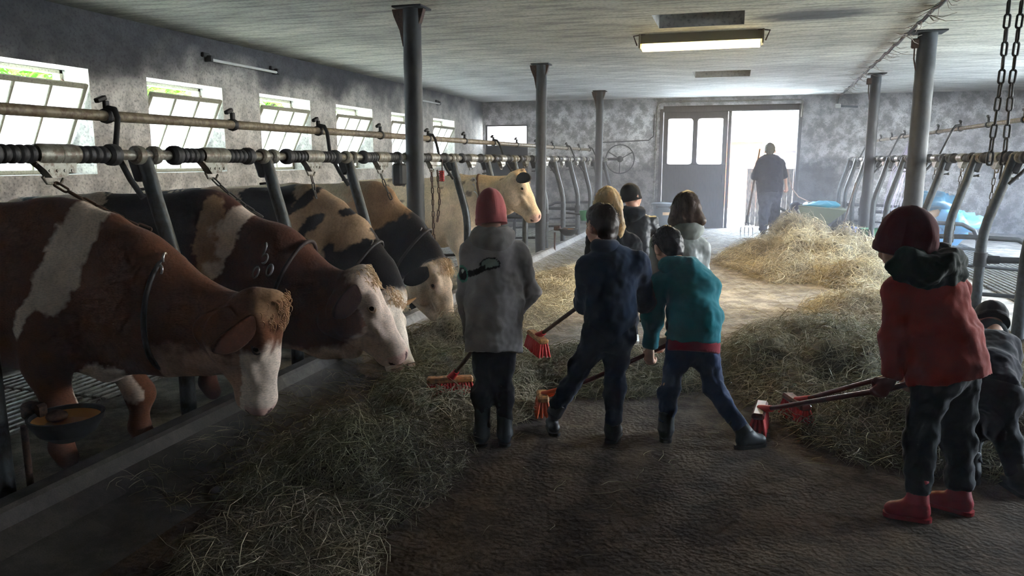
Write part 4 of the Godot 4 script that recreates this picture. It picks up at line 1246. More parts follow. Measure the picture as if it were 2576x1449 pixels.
	var tint := func(p: Vector3, nn: Vector3) -> Color:
		var d := (p - poll) / S
		var hc := Vector3(d.dot(h), d.dot(f), d.dot(l))
		var w := fbm(p * 7.0)
		var c: Color = coat.call(p, hc, w)
		if hc.x > 0.43 and hc.y > -0.13 and hc.y < 0.1 and hc.x < 0.6 and absf(hc.z) < 0.12:   # bare pink muzzle and nostrils
			c = c.lerp(Color(0.62, 0.36, 0.30), smoothstep(0.44, 0.475, hc.x + w * 0.02) * 0.8)
			if Vector2((hc.x - 0.487) / 0.018, (absf(hc.z) - 0.046) / 0.014).length() < 1.0: c = Color(0.07, 0.03, 0.03)
		if p.y < 0.06 and hc.x < -0.3: c = Color(0.06, 0.05, 0.045)   # hooves
		return c * (1.0 + 0.22 * w + 0.10 * nz.get_noise_3dv(p * 28.0))
	var g := Geo.new()
	b.build(cell, g, tint)
	hd.build(cell * 0.5, g, tint)
	obj("body", g, M.hide, root)
	# eyes and ears
	for s in [-1.0, 1.0]:
		g = Geo.new(); g.ball(P.call(0.178, -0.078, 0.110 * s), Vector3(0.019, 0.019, 0.019) * S, Basis.IDENTITY, 12); obj("eye", g, M.cow_eye, root)
		g = Geo.new()
		var lid := []
		for i in 14: lid.append(P.call(0.178 + 0.025 * cos(i * TAU / 14), -0.078 + 0.017 * sin(i * TAU / 14), (0.1175 - 0.004 * absf(cos(i * TAU / 14))) * s))
		g.tube(lid, 0.0065 * S, 6, true); obj("eyelid", g, spec.get("lid_mat", M.dark_hide), root)
		var e0: Vector3 = P.call(0.06, -0.085, 0.105 * s)
		var ev: Vector3 = spec.get("ear_set", Vector3(0.25, -0.6, 0.55))
		var out: Vector3 = (h * ev.x + f * ev.y + l * s * ev.z).normalized()
		if s > 0 and spec.has("ear_dir"): out = (spec.ear_dir as Vector3).normalized()
		var cup: Vector3 = l * s * 0.7 + f * 0.35 + h * 0.25
		cup = (cup - out * cup.dot(out)).normalized()
		var wid := out.cross(cup).normalized()
		var fn := cup
		var eb := Blob.new()
		eb.k = 110.0
		eb.bone(e0 - out * 0.02, e0 + out * 0.05 * S, 0.026 * S, 0.036 * S, fn, 0.5)
		for w in [-1.0, 1.0]:   # two leaves that meet in a shallow trough
			var lw: Vector3 = (wid * w * 0.9 + cup * 0.42).normalized()
			eb.egg(e0 + out * 0.105 * S + wid * w * 0.026 * S + cup * 0.008 * S, Vector3(0.080, 0.034, 0.013) * S, Basis(out, lw, out.cross(lw)))
		eb.egg(e0 + out * 0.10 * S, Vector3(0.085, 0.03, 0.014) * S, Basis(out, wid, fn))
		eb.egg(e0 + out * 0.165 * S, Vector3(0.045, 0.028, 0.012) * S, Basis(out, wid, fn))
		g = Geo.new()
		var ec: Color = spec.ear
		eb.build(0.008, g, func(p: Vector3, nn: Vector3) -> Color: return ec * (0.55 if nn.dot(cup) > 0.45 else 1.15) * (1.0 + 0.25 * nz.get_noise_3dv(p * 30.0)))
		var eo := obj("ear", g, M.hide, root)
		if spec.has("ear_tag"):
			g = Geo.new(); g.box(e0 + out * 0.14 * S + f * 0.03, Vector3(0.035, 0.045, 0.006), 0.002, Basis(out, wid, fn)); obj("ear_tag", g, M.tag_yellow, eo)
		if spec.get("horn", false):
			g = Geo.new()
			var q: Vector3 = P.call(0.03, -0.075, 0.09 * s)
			g.tube([q, q + (l * s * 0.05 + f * 0.01) * S, q + (l * s * 0.11 + f * 0.045 - h * 0.01) * S, q + (l * s * 0.145 + f * 0.09 - h * 0.03) * S], [0.026 * S, 0.024 * S, 0.016 * S, 0.004 * S], 10)
			obj("horn", g, M.horn, root)
	# curly poll tuft
	g = Geo.new()
	for i in 620:
		var a := rng.randf_range(-0.02, 0.10); var c := rng.randf_range(-0.07, 0.012); var z := rng.randfn() * 0.045
		var q: Vector3 = P.call(a, c, z)
		var side := rng.randfn() * 0.35
		var lift := rng.randf_range(0.004, 0.012)
		g.tube([q, q + (f * lift + h * 0.006 + l * side * 0.006) * S, q + (f * lift * 1.1 + h * 0.016 + l * side * 0.016) * S, q + (f * lift * 0.6 + h * 0.028 + l * side * 0.02) * S], [0.0022 * S, 0.0022 * S, 0.0017 * S, 0.0006], 4)
	obj("poll_tuft", g, spec.get("tuft_mat", M.tuft), root).set_meta("kind", "stuff")
	return root

func collar(root: Node3D, c: Vector3, axis: Vector3, rx: float, rz: float, m: Material, rings: Array) -> void:
	# a strap round the neck: an ellipse across the axis, tall by rx and wide by rz
	var up := (Vector3.UP - axis * axis.y).normalized()
	var side := Vector3.BACK
	var p := []
	for i in 40:
		var a := i * TAU / 40
		p.append(c + up * cos(a) * rx + side * sin(a) * rz)
	var g := Geo.new(); g.tube(p, 0.012, 6, true)
	var o := obj("neck_strap", g, m, root)
	for r in rings:
		var rp := []
		for i in 20: rp.append(r[0] + (up * cos(i * TAU / 20) + Vector3(r[2], 0, 1.0 - absf(r[2])).normalized() * sin(i * TAU / 20)) * r[1])
		g = Geo.new(); g.tube(rp, 0.0055, 6, true); obj("ring", g, M.bright_steel, o)

func cows() -> void:
	var m := mat("hide", Color(1, 1, 1), 0.78)
	m.vertex_color_use_as_albedo = true
	m.rim_enabled = true
	m.rim = 0.12
	m.metallic_specular = 0.2
	m.rim_tint = 0.6
	triplanar(m, noise_tex(noise(0.09, 4, 71), [0.0, 0.4, 0.6, 1.0], [grey(0.72), grey(0.92), grey(1.0), grey(1.0)], 256), Vector3(2.0, 6.0, 2.0), null, Vector3.ONE, noise_tex(noise(0.11, 4, 72), [], [], 256, 5.0), false)
	m.normal_scale = 0.22
	mat("dark_hide", Color(0.16, 0.08, 0.055), 0.7)
	mat("pale_hide", Color(0.74, 0.60, 0.48), 0.7)
	mat("cow_eye", Color(0.02, 0.012, 0.01), 0.08)
	mat("tuft", Color(0.62, 0.46, 0.32), 0.8)
	mat("pale_tuft", Color(0.84, 0.73, 0.58), 0.8)
	mat("horn", Color(0.62, 0.46, 0.28), 0.4)
	mat("tag_yellow", Color(0.80, 0.62, 0.12), 0.4)
	mat("old_leather", Color(0.13, 0.10, 0.09), 0.6)
	var BROWN := Color(0.135, 0.052, 0.026); var WHITE := Color(0.68, 0.55, 0.45); var BLACK := Color(0.020, 0.017, 0.017); var DARK := Color(0.07, 0.024, 0.015); var TAN := Color(0.36, 0.215, 0.115); var CREAM := Color(0.70, 0.56, 0.38); var PINK := Color(0.52, 0.28, 0.20)
	var mix := func(a: Color, c: Color, e: float) -> Color: return a.lerp(c, smoothstep(-0.03, 0.03, e))
	# 1: brown and white, in front
	var c := cow("brown cow with white shoulder blaze and white muzzle, nearest in the row at left", Vector3(-3.4, 0.03, -2.74), {"cell": 0.016, "fore": [0.03, 0.18], "dewlap": [[0.62, 0.55, 0.12], [0.95, 0.56, 0.10], [1.15, 0.56, 0.09]], "crest": [[0.3, 1.24], [0.52, 1.235], [0.69, 1.19], [0.83, 1.11], [1.02, 0.96], [1.26, 0.84], [1.42, 0.83]], "neck": [[Vector3(0.42, 0.84, 0), 0.30], [Vector3(0.82, 0.79, 0), 0.295], [Vector3(1.06, 0.71, 0), 0.21], [Vector3(1.30, 0.665, 0), 0.17]], "poll": Vector3(1.575, 0.835, 0.0), "muzzle": Vector3(1.50, 0.325, -0.03), "face": Vector3(1, 0, -0.42), "ear": Color(0.085, 0.028, 0.014), "ear_set": Vector3(0.45, -0.62, 0.55), "tuft_mat": M.tuft, "lid_mat": M.dark_hide,
		"coat": func(p: Vector3, hc: Vector3, w: float) -> Color:
			var a := Vector2(p.x, p.y)
			var e := blob_mask(a, [[0.62, 1.20, 0.085, 0.12, 0.3], [0.585, 1.05, 0.11, 0.14, 0.1], [0.56, 0.92, 0.10, 0.16, -0.1], [0.45, 0.77, 0.03, 0.13, -0.5], [-0.45, 0.7, 0.22, 0.4, 0.2], [0.62, 0.38, 0.13, 0.12, 0.0]] if absf(p.z) < 0.12 or p.y > 0.56 else [[0.0, 2.0, 0.1, 0.1, 0.0]], w * 0.3)
			var o: Color = mix.call(BROWN, WHITE, e * 0.6)
			if p.z < -0.05 and p.x > 0.5 and hc.x < -0.1: o = mix.call(o, PINK.lerp(WHITE, 0.4), 0.055 - absf(p.y - 0.30) + w * 0.05)
			if p.y < 0.24 and hc.x < -0.1: o = o.lerp(DARK, 0.6)
			if hc.x > -0.4 and p.x > 0.95:
				e = maxf(hc.x - 0.235 - 0.35 * absf(hc.z) + (0.06 if hc.y > -0.1 else -0.02), 0.595 + 0.08 * (p.x - 1.1) - p.y) + w * 0.05
				o = mix.call(o, Color(0.76, 0.63, 0.53) if hc.y > -0.15 else Color(0.50, 0.30, 0.21), e)
				o = o.lerp(TAN, 0.7 * smoothstep(0.10, 0.02, hc.x + w * 0.06) * smoothstep(-0.13, -0.07, hc.y))
			return o})
	collar(c, Vector3(0.985, 0.745, 0), Vector3(1, -0.12, 0).normalized(), 0.265, 0.165, M.old_leather, [[Vector3(1.02, 1.0, 0.05), 0.022, 0.3], [Vector3(1.03, 0.955, 0.09), 0.018, 0.6]])
	# 2: dark brown with white face
	c = cow("dark brown cow with white face eating, second in the row", Vector3(-3.4, 0.03, -3.80), {"cell": 0.016, "fore": [0.0, 0.1], "dewlap": [[0.62, 0.48, 0.13], [0.86, 0.44, 0.11], [1.12, 0.39, 0.11], [1.3, 0.37, 0.09]], "crest": [[0.3, 1.245], [0.45, 1.21], [0.6, 1.13], [0.8, 1.01], [1.01, 0.86], [1.23, 0.79], [1.34, 0.80]], "neck": [[Vector3(0.42, 0.84, 0), 0.31], [Vector3(0.80, 0.75, 0), 0.30], [Vector3(1.04, 0.62, 0), 0.235], [Vector3(1.20, 0.56, 0), 0.18]], "poll": Vector3(1.42, 0.82, -0.02), "muzzle": Vector3(1.645, 0.315, -0.10), "face": Vector3(0.85, 0.35, -0.52), "ear": Color(0.04, 0.014, 0.01), "ear_set": Vector3(0.3, -0.8, 0.45), "tuft_mat": M.pale_tuft, "lid_mat": M.pale_hide,
		"coat": func(p: Vector3, hc: Vector3, w: float) -> Color:
			var a := Vector2(p.x, p.y)
			var o := DARK.lerp(BROWN, 0.35 * smoothstep(0.2, 0.7, p.x))
			o = o.lerp(BLACK, smoothstep(0.5, 0.32, p.x))
			var e := blob_mask(a, [[0.50, 1.03, 0.09, 0.20, 0.1], [0.58, 0.99, 0.10, 0.16, -0.3], [0.55, 0.87, 0.08, 0.11, 0.1], [0.66, 1.13, 0.05, 0.06, 0.0]], w * 0.3)
			o = mix.call(o, TAN.lerp(WHITE, smoothstep(0.52, 0.58, p.x + w * 0.1)), e)
			o = mix.call(o, WHITE, blob_mask(a, [[-0.62, 1.1, 0.3, 0.4, 0.3], [-1.1, 0.8, 0.15, 0.5, 0.0]], w * 0.3))
			if p.y < 0.3 and hc.x < -0.1: o = o.lerp(WHITE, 0.6)
			if hc.x > -0.45 and p.x > 0.8:
				e = maxf(hc.y + 0.125 + 0.10 * hc.x - 0.25 * maxf(0.0, 0.1 - hc.x), maxf(0.335 + 0.03 * (p.x - 1.0) - p.y, hc.x - 0.30)) + w * 0.04
				o = mix.call(o, Color(0.80, 0.64, 0.54) if hc.y > -0.14 or hc.x > 0.25 else PINK, e)
			return o})
	collar(c, Vector3(0.93, 0.69, 0), Vector3(0.9, -0.42, 0).normalized(), 0.30, 0.185, M.dark_hide, [[Vector3(0.86, 0.93, 0.15), 0.035, 0.5], [Vector3(0.87, 0.875, 0.17), 0.03, 0.7], [Vector3(0.83, 0.80, 0.20), 0.036, 0.6], [Vector3(0.92, 0.815, 0.20), 0.036, 0.6]])
	# 3: black and cream, spotted shoulder, head turned this way
	c = cow("cream and black spotted cow with one visible horn, third in the row", Vector3(-3.4, 0.03, -4.88), {"cell": 0.018, "crest": [[0.3, 1.24], [0.45, 1.22], [0.63, 1.15], [0.79, 1.02], [0.93, 0.75], [1.08, 0.56]], "neck": [[Vector3(0.42, 0.82, 0), 0.30], [Vector3(0.70, 0.72, 0.02), 0.28], [Vector3(0.92, 0.58, 0.06), 0.21], [Vector3(1.05, 0.46, 0.10), 0.15]], "poll": Vector3(1.17, 0.53, 0.20), "muzzle": Vector3(1.42, 0.05, 0.42), "face": Vector3(0.9, 0.3, 0.0), "ear": Color(0.03, 0.022, 0.02), "ear_set": Vector3(0.2, -0.5, 0.7), "horn": true, "tuft_mat": M.pale_tuft, "lid_mat": M.pale_hide,
		"coat": func(p: Vector3, hc: Vector3, w: float) -> Color:
			var a := Vector2(p.x, p.y)
			var o := Color(0.45, 0.30, 0.18).lerp(WHITE, smoothstep(0.5, 0.2, p.x) * 0.5)
			var e := blob_mask(a, [[0.12, 1.12, 0.25, 0.24, 0.0], [0.42, 1.14, 0.17, 0.04, 0.75], [0.52, 0.98, 0.09, 0.05, 0.8], [0.46, 0.86, 0.04, 0.08, 0.2], [0.74, 1.06, 0.055, 0.03, 0.0], [0.50, 0.72, 0.06, 0.06, 0.0], [0.15, 0.75, 0.12, 0.2, 0.3], [-0.6, 0.9, 0.3, 0.35, 0.2], [0.98, 0.64, 0.27, 0.26, 0.4], [0.74, 0.62, 0.17, 0.17, 0.0], [0.66, 0.80, 0.05, 0.05, 0.0]], w * 0.32)
			o = mix.call(o, BLACK, e)
			if hc.x > -0.1 and p.x > 1.0: o = mix.call(o, Color(0.76, 0.65, 0.54), hc.x - 0.0 + hc.y * 0.3 + w * 0.05)
			return o})
	collar(c, Vector3(0.84, 0.63, 0.05), Vector3(0.8, -0.55, 0).normalized(), 0.27, 0.17, M.old_leather, [[Vector3(0.93, 0.84, 0.08), 0.03, 0.6]])
	# 4: tan body, black neck, cream face
	c = cow("tan cow with black neck and cream curly face, fourth in the row", Vector3(-3.4, 0.03, -5.93), {"cell": 0.019, "crest": [[0.2, 1.24], [0.40, 1.20], [0.55, 1.12], [0.66, 1.02], [0.82, 0.80], [0.97, 0.64], [1.05, 0.62]], "neck": [[Vector3(0.42, 0.80, 0), 0.29], [Vector3(0.66, 0.72, 0.02), 0.265], [Vector3(0.86, 0.60, 0.08), 0.195], [Vector3(1.00, 0.50, 0.16), 0.14]], "poll": Vector3(1.15, 0.61, 0.22), "muzzle": Vector3(1.31, 0.08, 0.38), "face": Vector3(0.9, 0.3, 0.0), "ear": Color(0.02, 0.017, 0.016), "ear_set": Vector3(0.3, -0.75, 0.45), "tuft_mat": M.pale_tuft, "lid_mat": M.pale_hide,
		"coat": func(p: Vector3, hc: Vector3, w: float) -> Color:
			var o := TAN.lerp(Color(0.50, 0.40, 0.28), smoothstep(0.42, 0.1, p.x + w * 0.15))
			var e := maxf(p.x - 0.62 - 0.50 * (p.y - 0.75), blob_mask(Vector2(p.x, p.y), [[0.70, 0.70, 0.24, 0.22, 0.0]], 0.0)) + w * 0.12
			o = mix.call(o, BLACK, e)
			if hc.x > -0.12: o = mix.call(o, Color(0.74, 0.56, 0.40), hc.x + 0.01 + minf(0.0, hc.y + 0.16) * 0.6 + w * 0.04)
			return o})
	collar(c, Vector3(0.78, 0.65, 0.05), Vector3(0.75, -0.6, 0).normalized(), 0.25, 0.165, M.old_leather, [[Vector3(0.86, 0.84, 0.08), 0.028, 0.4]])
	# 5: cream cow standing with its head up
	c = cow("cream white cow standing with raised head and black ear", Vector3(-3.4, 0.03, -8.12), {"cell": 0.02, "fore": [0.04, -0.04], "crest": [[0.1, 1.24], [0.36, 1.27], [0.6, 1.24], [0.84, 1.20], [1.05, 1.24]], "neck_flat": 0.62, "neck": [[Vector3(0.38, 0.90, 0), 0.31], [Vector3(0.66, 0.97, 0), 0.28], [Vector3(0.92, 1.04, 0.0), 0.205], [Vector3(1.04, 1.09, 0.0), 0.15]], "poll": Vector3(1.15, 1.31, 0.03), "muzzle": Vector3(1.40, 0.81, 0.10), "face": Vector3(0.9, 0.45, -0.25), "ear": Color(0.02, 0.018, 0.017), "ear_dir": Vector3(0.8, -0.02, 0.55), "tuft_mat": M.pale_tuft, "lid_mat": M.pale_hide,
		"coat": func(p: Vector3, hc: Vector3, w: float) -> Color:
			var o := CREAM.lerp(Color(0.50, 0.34, 0.19), smoothstep(0.2, 1.0, p.x) * 0.4)
			var e := nz.get_noise_3dv(p * 6.5 + Vector3(3, 1, 0)) - 0.50 + w * 0.3
			o = o.lerp(Color(0.12, 0.09, 0.075), smoothstep(0.0, 0.12, e) * 0.8)
			if hc.x > 0.02: o = o.lerp(Color(0.66, 0.50, 0.34), 0.8)
			return o})
	collar(c, Vector3(0.70, 0.98, 0), Vector3(1, 0.3, 0).normalized(), 0.30, 0.19, M.rusty_iron, [[Vector3(0.60, 1.20, 0.12), 0.035, 0.6], [Vector3(0.61, 1.13, 0.15), 0.035, 0.4], [Vector3(0.63, 1.05, 0.17), 0.035, 0.6]])

# ---------- people ----------
func hand_bones(b: Blob, wrist: Vector3, dir: Vector3, palm: Vector3, thumb: Vector3, curl: float, s: float) -> void:
	# dir: wrist to knuckles, palm: the way the palm looks, thumb: towards the thumb's side
	palm = (palm - dir * palm.dot(dir)).normalized()
	var across := (thumb - dir * thumb.dot(dir) - palm * thumb.dot(palm)).normalized()
	b.bone(wrist, wrist + dir * 0.03 * s, 0.023 * s, 0.026 * s, palm, 0.7)
	for i in 4:
		var o := across * (0.027 - 0.018 * i) * s
		b.bone(wrist + dir * 0.02 * s + o * 0.7, wrist + dir * (0.083 - 0.004 * absf(i - 1)) * s + o, 0.012 * s, 0.0105 * s)
		var p := wrist + dir * (0.085 - 0.004 * absf(i - 1)) * s + o
		var ln: float = [0.93, 1.0, 0.95, 0.76][i]
		var a := curl * (0.7 + 0.08 * i)
		for k in 3:
			var d := (dir * cos(a) + palm * sin(a)).normalized()
			var q: Vector3 = p + d * ([0.040, 0.026, 0.021][k] * ln * s)
			b.bone(p, q, (0.0095 - 0.0007 * k) * s, (0.0088 - 0.0008 * k) * s)
			p = q
			a += curl * [1.15, 0.9, 0.5][k]
	var t0 := wrist + dir * 0.022 * s + across * 0.024 * s + palm * 0.004 * s
	var t1 := t0 + (dir * 0.55 + across * 0.65 + palm * 0.45).normalized() * 0.038 * s
	var t2 := t1 + (dir * 0.75 + across * (0.35 - 0.35 * curl) + palm * (0.3 + 0.6 * curl)).normalized() * 0.030 * s
	var t3 := t2 + (dir * 0.8 - across * 0.3 * curl + palm * (0.2 + 0.7 * curl)).normalized() * 0.024 * s
	b.bone(t0, t1, 0.014 * s, 0.0115 * s); b.bone(t1, t2, 0.011 * s, 0.0098 * s); b.bone(t2, t3, 0.0098 * s, 0.008 * s)

func person(label: String, W: Dictionary, o: Dictionary) -> Node3D:
	var base := Vector3((W.al.x + W.ar.x) * 0.5, 0, (W.al.z + W.ar.z) * 0.5)
	var root := thing("person", label, "person", base)
	var J := {}
	for k in W: J[k] = W[k] - base
	var s: float = o.get("s", 0.75)
	var hs: float = o.get("hs", 0.93)
	var bf: Vector3 = o.get("bf", Vector3.FORWARD).normalized()
	var fd: Vector3 = o.get("fd", bf).normalized()
	var up: Vector3 = o.get("up", (J.head - J.neck) * 0.5 + Vector3.UP * 0.06).normalized()
	fd = (fd - up * fd.dot(up)).normalized()
	var sd := up.cross(fd).normalized()     # the figure's left
	var hb := Basis(sd, up, fd)
	var fine := noise(7.0, 3, 90)
	var H0: Vector3 = J.head
	var hp := func(x: float, y: float, z: float) -> Vector3: return H0 + hb * Vector3(x, y, z) * hs
	var skin: Color = o.get("skin", Color(0.60, 0.34, 0.24))
	# ---- body: head, neck, limbs and hands in one surface ----
	var b := Blob.new(); b.k = 60.0
	b.bone(J.neck - up * 0.02, H0 - up * 0.05 * hs - fd * 0.01, 0.05 * s + 0.008, 0.048 * s + 0.008)
	b.bone(J.chest, J.waist, 0.095 * s, 0.085 * s); b.bone(J.waist, J.pelvis, 0.085 * s, 0.10 * s)
	b.bone(J.sl, J.sr, 0.04 * s, 0.04 * s); b.bone(J.neck, J.chest, 0.05 * s, 0.08 * s)
	var body_left: Vector3 = Vector3.UP.cross(bf).normalized()
	var hips := {}
	for e in ["l", "r"]:
		var sg := -1.0 if e == "l" else 1.0   # joints are named as the picture shows them
		var near: Vector3 = (J["s" + e] - J.chest)
		var hip: Vector3 = J.pelvis + near.normalized() * 0.085 * s
		hips[e] = hip
		b.bone(J["s" + e], J["e" + e], 0.036 * s, 0.032 * s)
		b.bone(J["e" + e], J["h" + e], 0.032 * s, 0.024 * s)
		b.bone(hip, J["k" + e], 0.062 * s, 0.044 * s)
		b.bone(J["k" + e], J["a" + e] + Vector3.UP * 0.02, 0.042 * s, 0.03 * s)
	var g := Geo.new()
	var rosy := func(p: Vector3, nn: Vector3) -> Color: return skin * (1.0 + 0.1 * nz.get_noise_3dv(p * 22.0))
	b.build(0.014, g, rosy)
	var hd := Blob.new(); hd.k = 110.0
	hd.egg(hp.call(0, 0.022, -0.012), Vector3(0.071, 0.084, 0.088) * hs, hb)
	hd.egg(hp.call(0, -0.042, 0.024), Vector3(0.054, 0.062, 0.058) * hs, hb)
	hd.egg(hp.call(0, -0.093, 0.054), Vector3(0.027, 0.02, 0.023) * hs, hb)
	hd.bone(hp.call(0, -0.004, 0.084), hp.call(0, -0.034, 0.101), 0.010 * hs, 0.0135 * hs)
	hd.egg(hp.call(0, 0.02, 0.07), Vector3(0.048, 0.014, 0.016) * hs, hb)
	hd.egg(hp.call(0, -0.057, 0.078), Vector3(0.024, 0.007, 0.012) * hs, hb)
	hd.egg(hp.call(0, -0.070, 0.077), Vector3(0.020, 0.008, 0.012) * hs, hb)
	for q in [-1.0, 1.0]:
		hd.egg(hp.call(0.034 * q, -0.03, 0.056), Vector3(0.026, 0.025, 0.024) * hs, hb)
		hd.egg(hp.call(0.074 * q, -0.012, -0.008), Vector3(0.008, 0.031, 0.018) * hs, hb * Basis(Vector3.UP, 0.4 * q))
		hd.egg(hp.call(0.074 * q, -0.032, 0.0), Vector3(0.008, 0.013, 0.011) * hs, hb)
	hd.bone(H0 - up * 0.06 * hs - fd * 0.015, J.neck - up * 0.015, 0.046 * hs, 0.05 * hs)
	hd.build(0.0065, g, func(p: Vector3, nn: Vector3) -> Color:
		var e := hb.transposed() * (p - H0) / hs
		var c: Color = rosy.call(p, nn)
		if absf(e.y + 0.063) < 0.013 and e.z > 0.075 and absf(e.x) < 0.024: c = c.lerp(Color(0.45, 0.14, 0.12), 0.7)
		return c)
	for e in ["l", "r"]:
		var w: Vector3 = J["h" + e]
		var dir: Vector3 = o.get("hd_" + e, (w - J["e" + e]).normalized())
		var hn := Blob.new(); hn.k = 180.0
		hand_bones(hn, w, dir.normalized(), o.get("hp_" + e, bf * 0.6 - Vector3.UP * 0.3 + body_left * (0.5 if e == "r" else -0.5)), o.get("ht_" + e, bf + Vector3.UP * 0.4), o.get("curl", 1.0), s * 0.98 + 0.04)
		hn.bone(w - dir * 0.03, w, 0.024 * s, 0.022 * s)
		var gl = o.get("gloves_" + e)
		hn.build(0.005, g, (func(p: Vector3, nn: Vector3) -> Color: return gl) if gl != null else rosy)
	obj("body", g, M.skin, root)
	for q in [-1.0, 1.0]:
		g = Geo.new(); g.ball(hp.call(0.030 * q, 0.001, 0.072), Vector3(0.0125, 0.0115, 0.0125) * hs, hb, 10); obj("eye", g, M.eye_white, root)
		g = Geo.new(); g.ball(hp.call(0.030 * q, 0.001, 0.0815), Vector3(0.006, 0.006, 0.004) * hs, hb, 8); obj("iris", g, M.iris, root)
	# ---- trousers ----
	var t := Blob.new(); t.k = 55.0
	var pw: float = o.get("leg", 1.0)
	t.egg(J.pelvis + Vector3(0, -0.01, 0), Vector3(0.155, 0.12, 0.115) * s * o.get("hip", 1.0), Basis(body_left, Vector3.UP, body_left.cross(Vector3.UP)))
	for e in ["l", "r"]:
		t.bone(hips[e], J["k" + e], 0.086 * s * pw, 0.064 * s * pw)
		var an: Vector3 = J["a" + e] + (J["k" + e] - J["a" + e]).normalized() * 0.035
		t.bone(J["k" + e], an, 0.061 * s * pw, 0.053 * s * o.get("cuff", pw), Vector3.ZERO, 1.0, true)
	g = Geo.new()
	var tc: Color = o.trousers
	t.build(0.011, g, func(p: Vector3, nn: Vector3) -> Color: return tc * (1.0 + 0.3 * nz.get_noise_3dv(p * 9.0)), 0.022, fine)
	obj("trousers", g, M.cloth, root)
	# ---- shoes or boots ----
	for e in ["l", "r"]:
		var a: Vector3 = J["a" + e]
		var tf: Vector3 = o.get("toe_" + e, bf)
		tf = (tf - Vector3.UP * tf.y).normalized()
		var bh: float = o.get("boot", 0.08)
		var gy: float = o.get("lift_" + e, 0.0)
		a.y = maxf(a.y, 0.05 + gy)
		var f := Blob.new(); f.k = 80.0
		f.bone(a + (J["k" + e] - a).normalized() * bh, a, 0.047 * s + 0.008, 0.042 * s + 0.006, Vector3.ZERO, 1.0, true)
		f.bone(a - tf * 0.025 * s - Vector3.UP * (a.y - gy - 0.035), a + tf * 0.12 * s - Vector3.UP * (a.y - gy - 0.033), 0.030, 0.030, Vector3.UP, 0.86)
		f.bone(a, a + tf * 0.10 * s - Vector3.UP * (a.y - gy - 0.038), 0.038 * s, 0.030 * s)
		g = Geo.new()
		var bc: Color = o.shoes
		f.build(0.008, g, func(p: Vector3, nn: Vector3) -> Color: return bc * (1.0 + 0.2 * nz.get_noise_3dv(p * 15.0)))
		var sh := obj("shoe", g, M.leather, root)
		g = Geo.new()
		g.plate(rounded(0.066 * s + 0.016, 0.215 * s + 0.02, 0.03, 5), 0.016, Transform3D(Basis(tf.cross(Vector3.UP), tf, Vector3.UP), Vector3(a.x, gy + 0.010, a.z) + tf * 0.045 * s))
		obj("sole", g, o.get("sole", M.black_rubber), sh)
	# ---- jacket ----
	var jk: Dictionary = o.jacket
	var j := Blob.new(); j.k = 50.0
	var cr: float = jk.get("r", 0.145) * s
	var fl: float = jk.get("flat", 0.72)
	var shoulder: Vector3 = (J.sl + J.sr) * 0.5
	j.bone(J.chest, J.waist, cr, cr * jk.get("waist", 1.0), bf, fl)
	var down: Vector3 = (J.pelvis - J.waist).normalized()
	var hem: Vector3 = J.pelvis + down * jk.get("hem", 0.05) + jk.get("shift", Vector3.ZERO)
	j.bone(J.waist, hem, cr * jk.get("waist", 1.0), cr * jk.get("flare", 1.05), bf, fl, true)
	j.bone(J.sl.lerp(J.sr, 0.08), J.sr.lerp(J.sl, 0.08), 0.062 * s, 0.062 * s)
	j.bone(shoulder.lerp(J.neck, 0.2), J.neck - up * 0.01, 0.075 * s * jk.get("neck", 1.0), 0.062 * s * jk.get("neck", 1.0))
	for e in ["l", "r"]:
		var sr: float = jk.get("sleeve", 1.0)
		j.bone(J["s" + e], J["e" + e], 0.061 * s * sr, 0.055 * s * sr)
		if not jk.get("short", false):
			j.bone(J["e" + e], J["h" + e] - (J["h" + e] - J["e" + e]).normalized() * 0.012, 0.055 * s * sr, 0.043 * s * sr, Vector3.ZERO, 1.0, true)
	for e in jk.get("extra", []): j.bone(e[0] - base, e[1] - base, e[2], e[3])
	g = Geo.new()
	var jc: Color = jk.color
	var print_on = jk.get("print")
	j.build(jk.get("cell", 0.011), g, func(p: Vector3, nn: Vector3) -> Color:
		var c := jc * (1.0 + 0.22 * nz.get_noise_3dv(p * 8.0))
		return print_on.call(p + base, nn, c) if print_on != null else c, jk.get("rough", 0.018), fine)
	obj("jacket", g, M.get(jk.get("mat", "cloth")), root)
	# ---- hood lying on the back, or a collar ----
	if o.has("hood"):
		var hdp := Blob.new(); hdp.k = 60.0
		var q: Dictionary = o.hood
		var r: float = q.get("r", 0.05) * s
		var ring := []
		for i in 9:
			var a := PI * (0.05 + 0.9 * i / 8.0)
			ring.append(J.neck + (body_left * cos(a) * 0.10 * s - bf * sin(a) * 0.085 * s) * q.get("spread", 1.0) + Vector3.UP * (0.01 - 0.03 * sin(a)))
		for i in 8: hdp.bone(ring[i], ring[i + 1], r, r)
		hdp.egg(J.neck - bf * 0.09 * s - Vector3.UP * 0.05 * s, Vector3(0.10, 0.085, 0.05) * s, Basis(body_left, Vector3.UP, body_left.cross(Vector3.UP)))
		g = Geo.new()
		var hc: Color = q.color
		hdp.build(0.010, g, func(p: Vector3, nn: Vector3) -> Color: return hc * (1.0 + 0.3 * nz.get_noise_3dv(p * 14.0)), q.get("rough", 0.012), fine)
		obj("hood", g, M.cloth, root)
	else:
		var co := Blob.new(); co.k = 70.0
		for i in 14:
			var a := TAU * i / 14; var a2 := TAU * (i + 1) / 14
			co.bone(J.neck + (body_left * cos(a) - bf * sin(a)) * 0.058 * s + up * 0.005, J.neck + (body_left * cos(a2) - bf * sin(a2)) * 0.058 * s + up * 0.005, 0.024 * s, 0.024 * s)
		g = Geo.new(); co.build(0.009, g, func(p: Vector3, nn: Vector3) -> Color: return jc * 0.9); obj("collar", g, M.cloth, root)
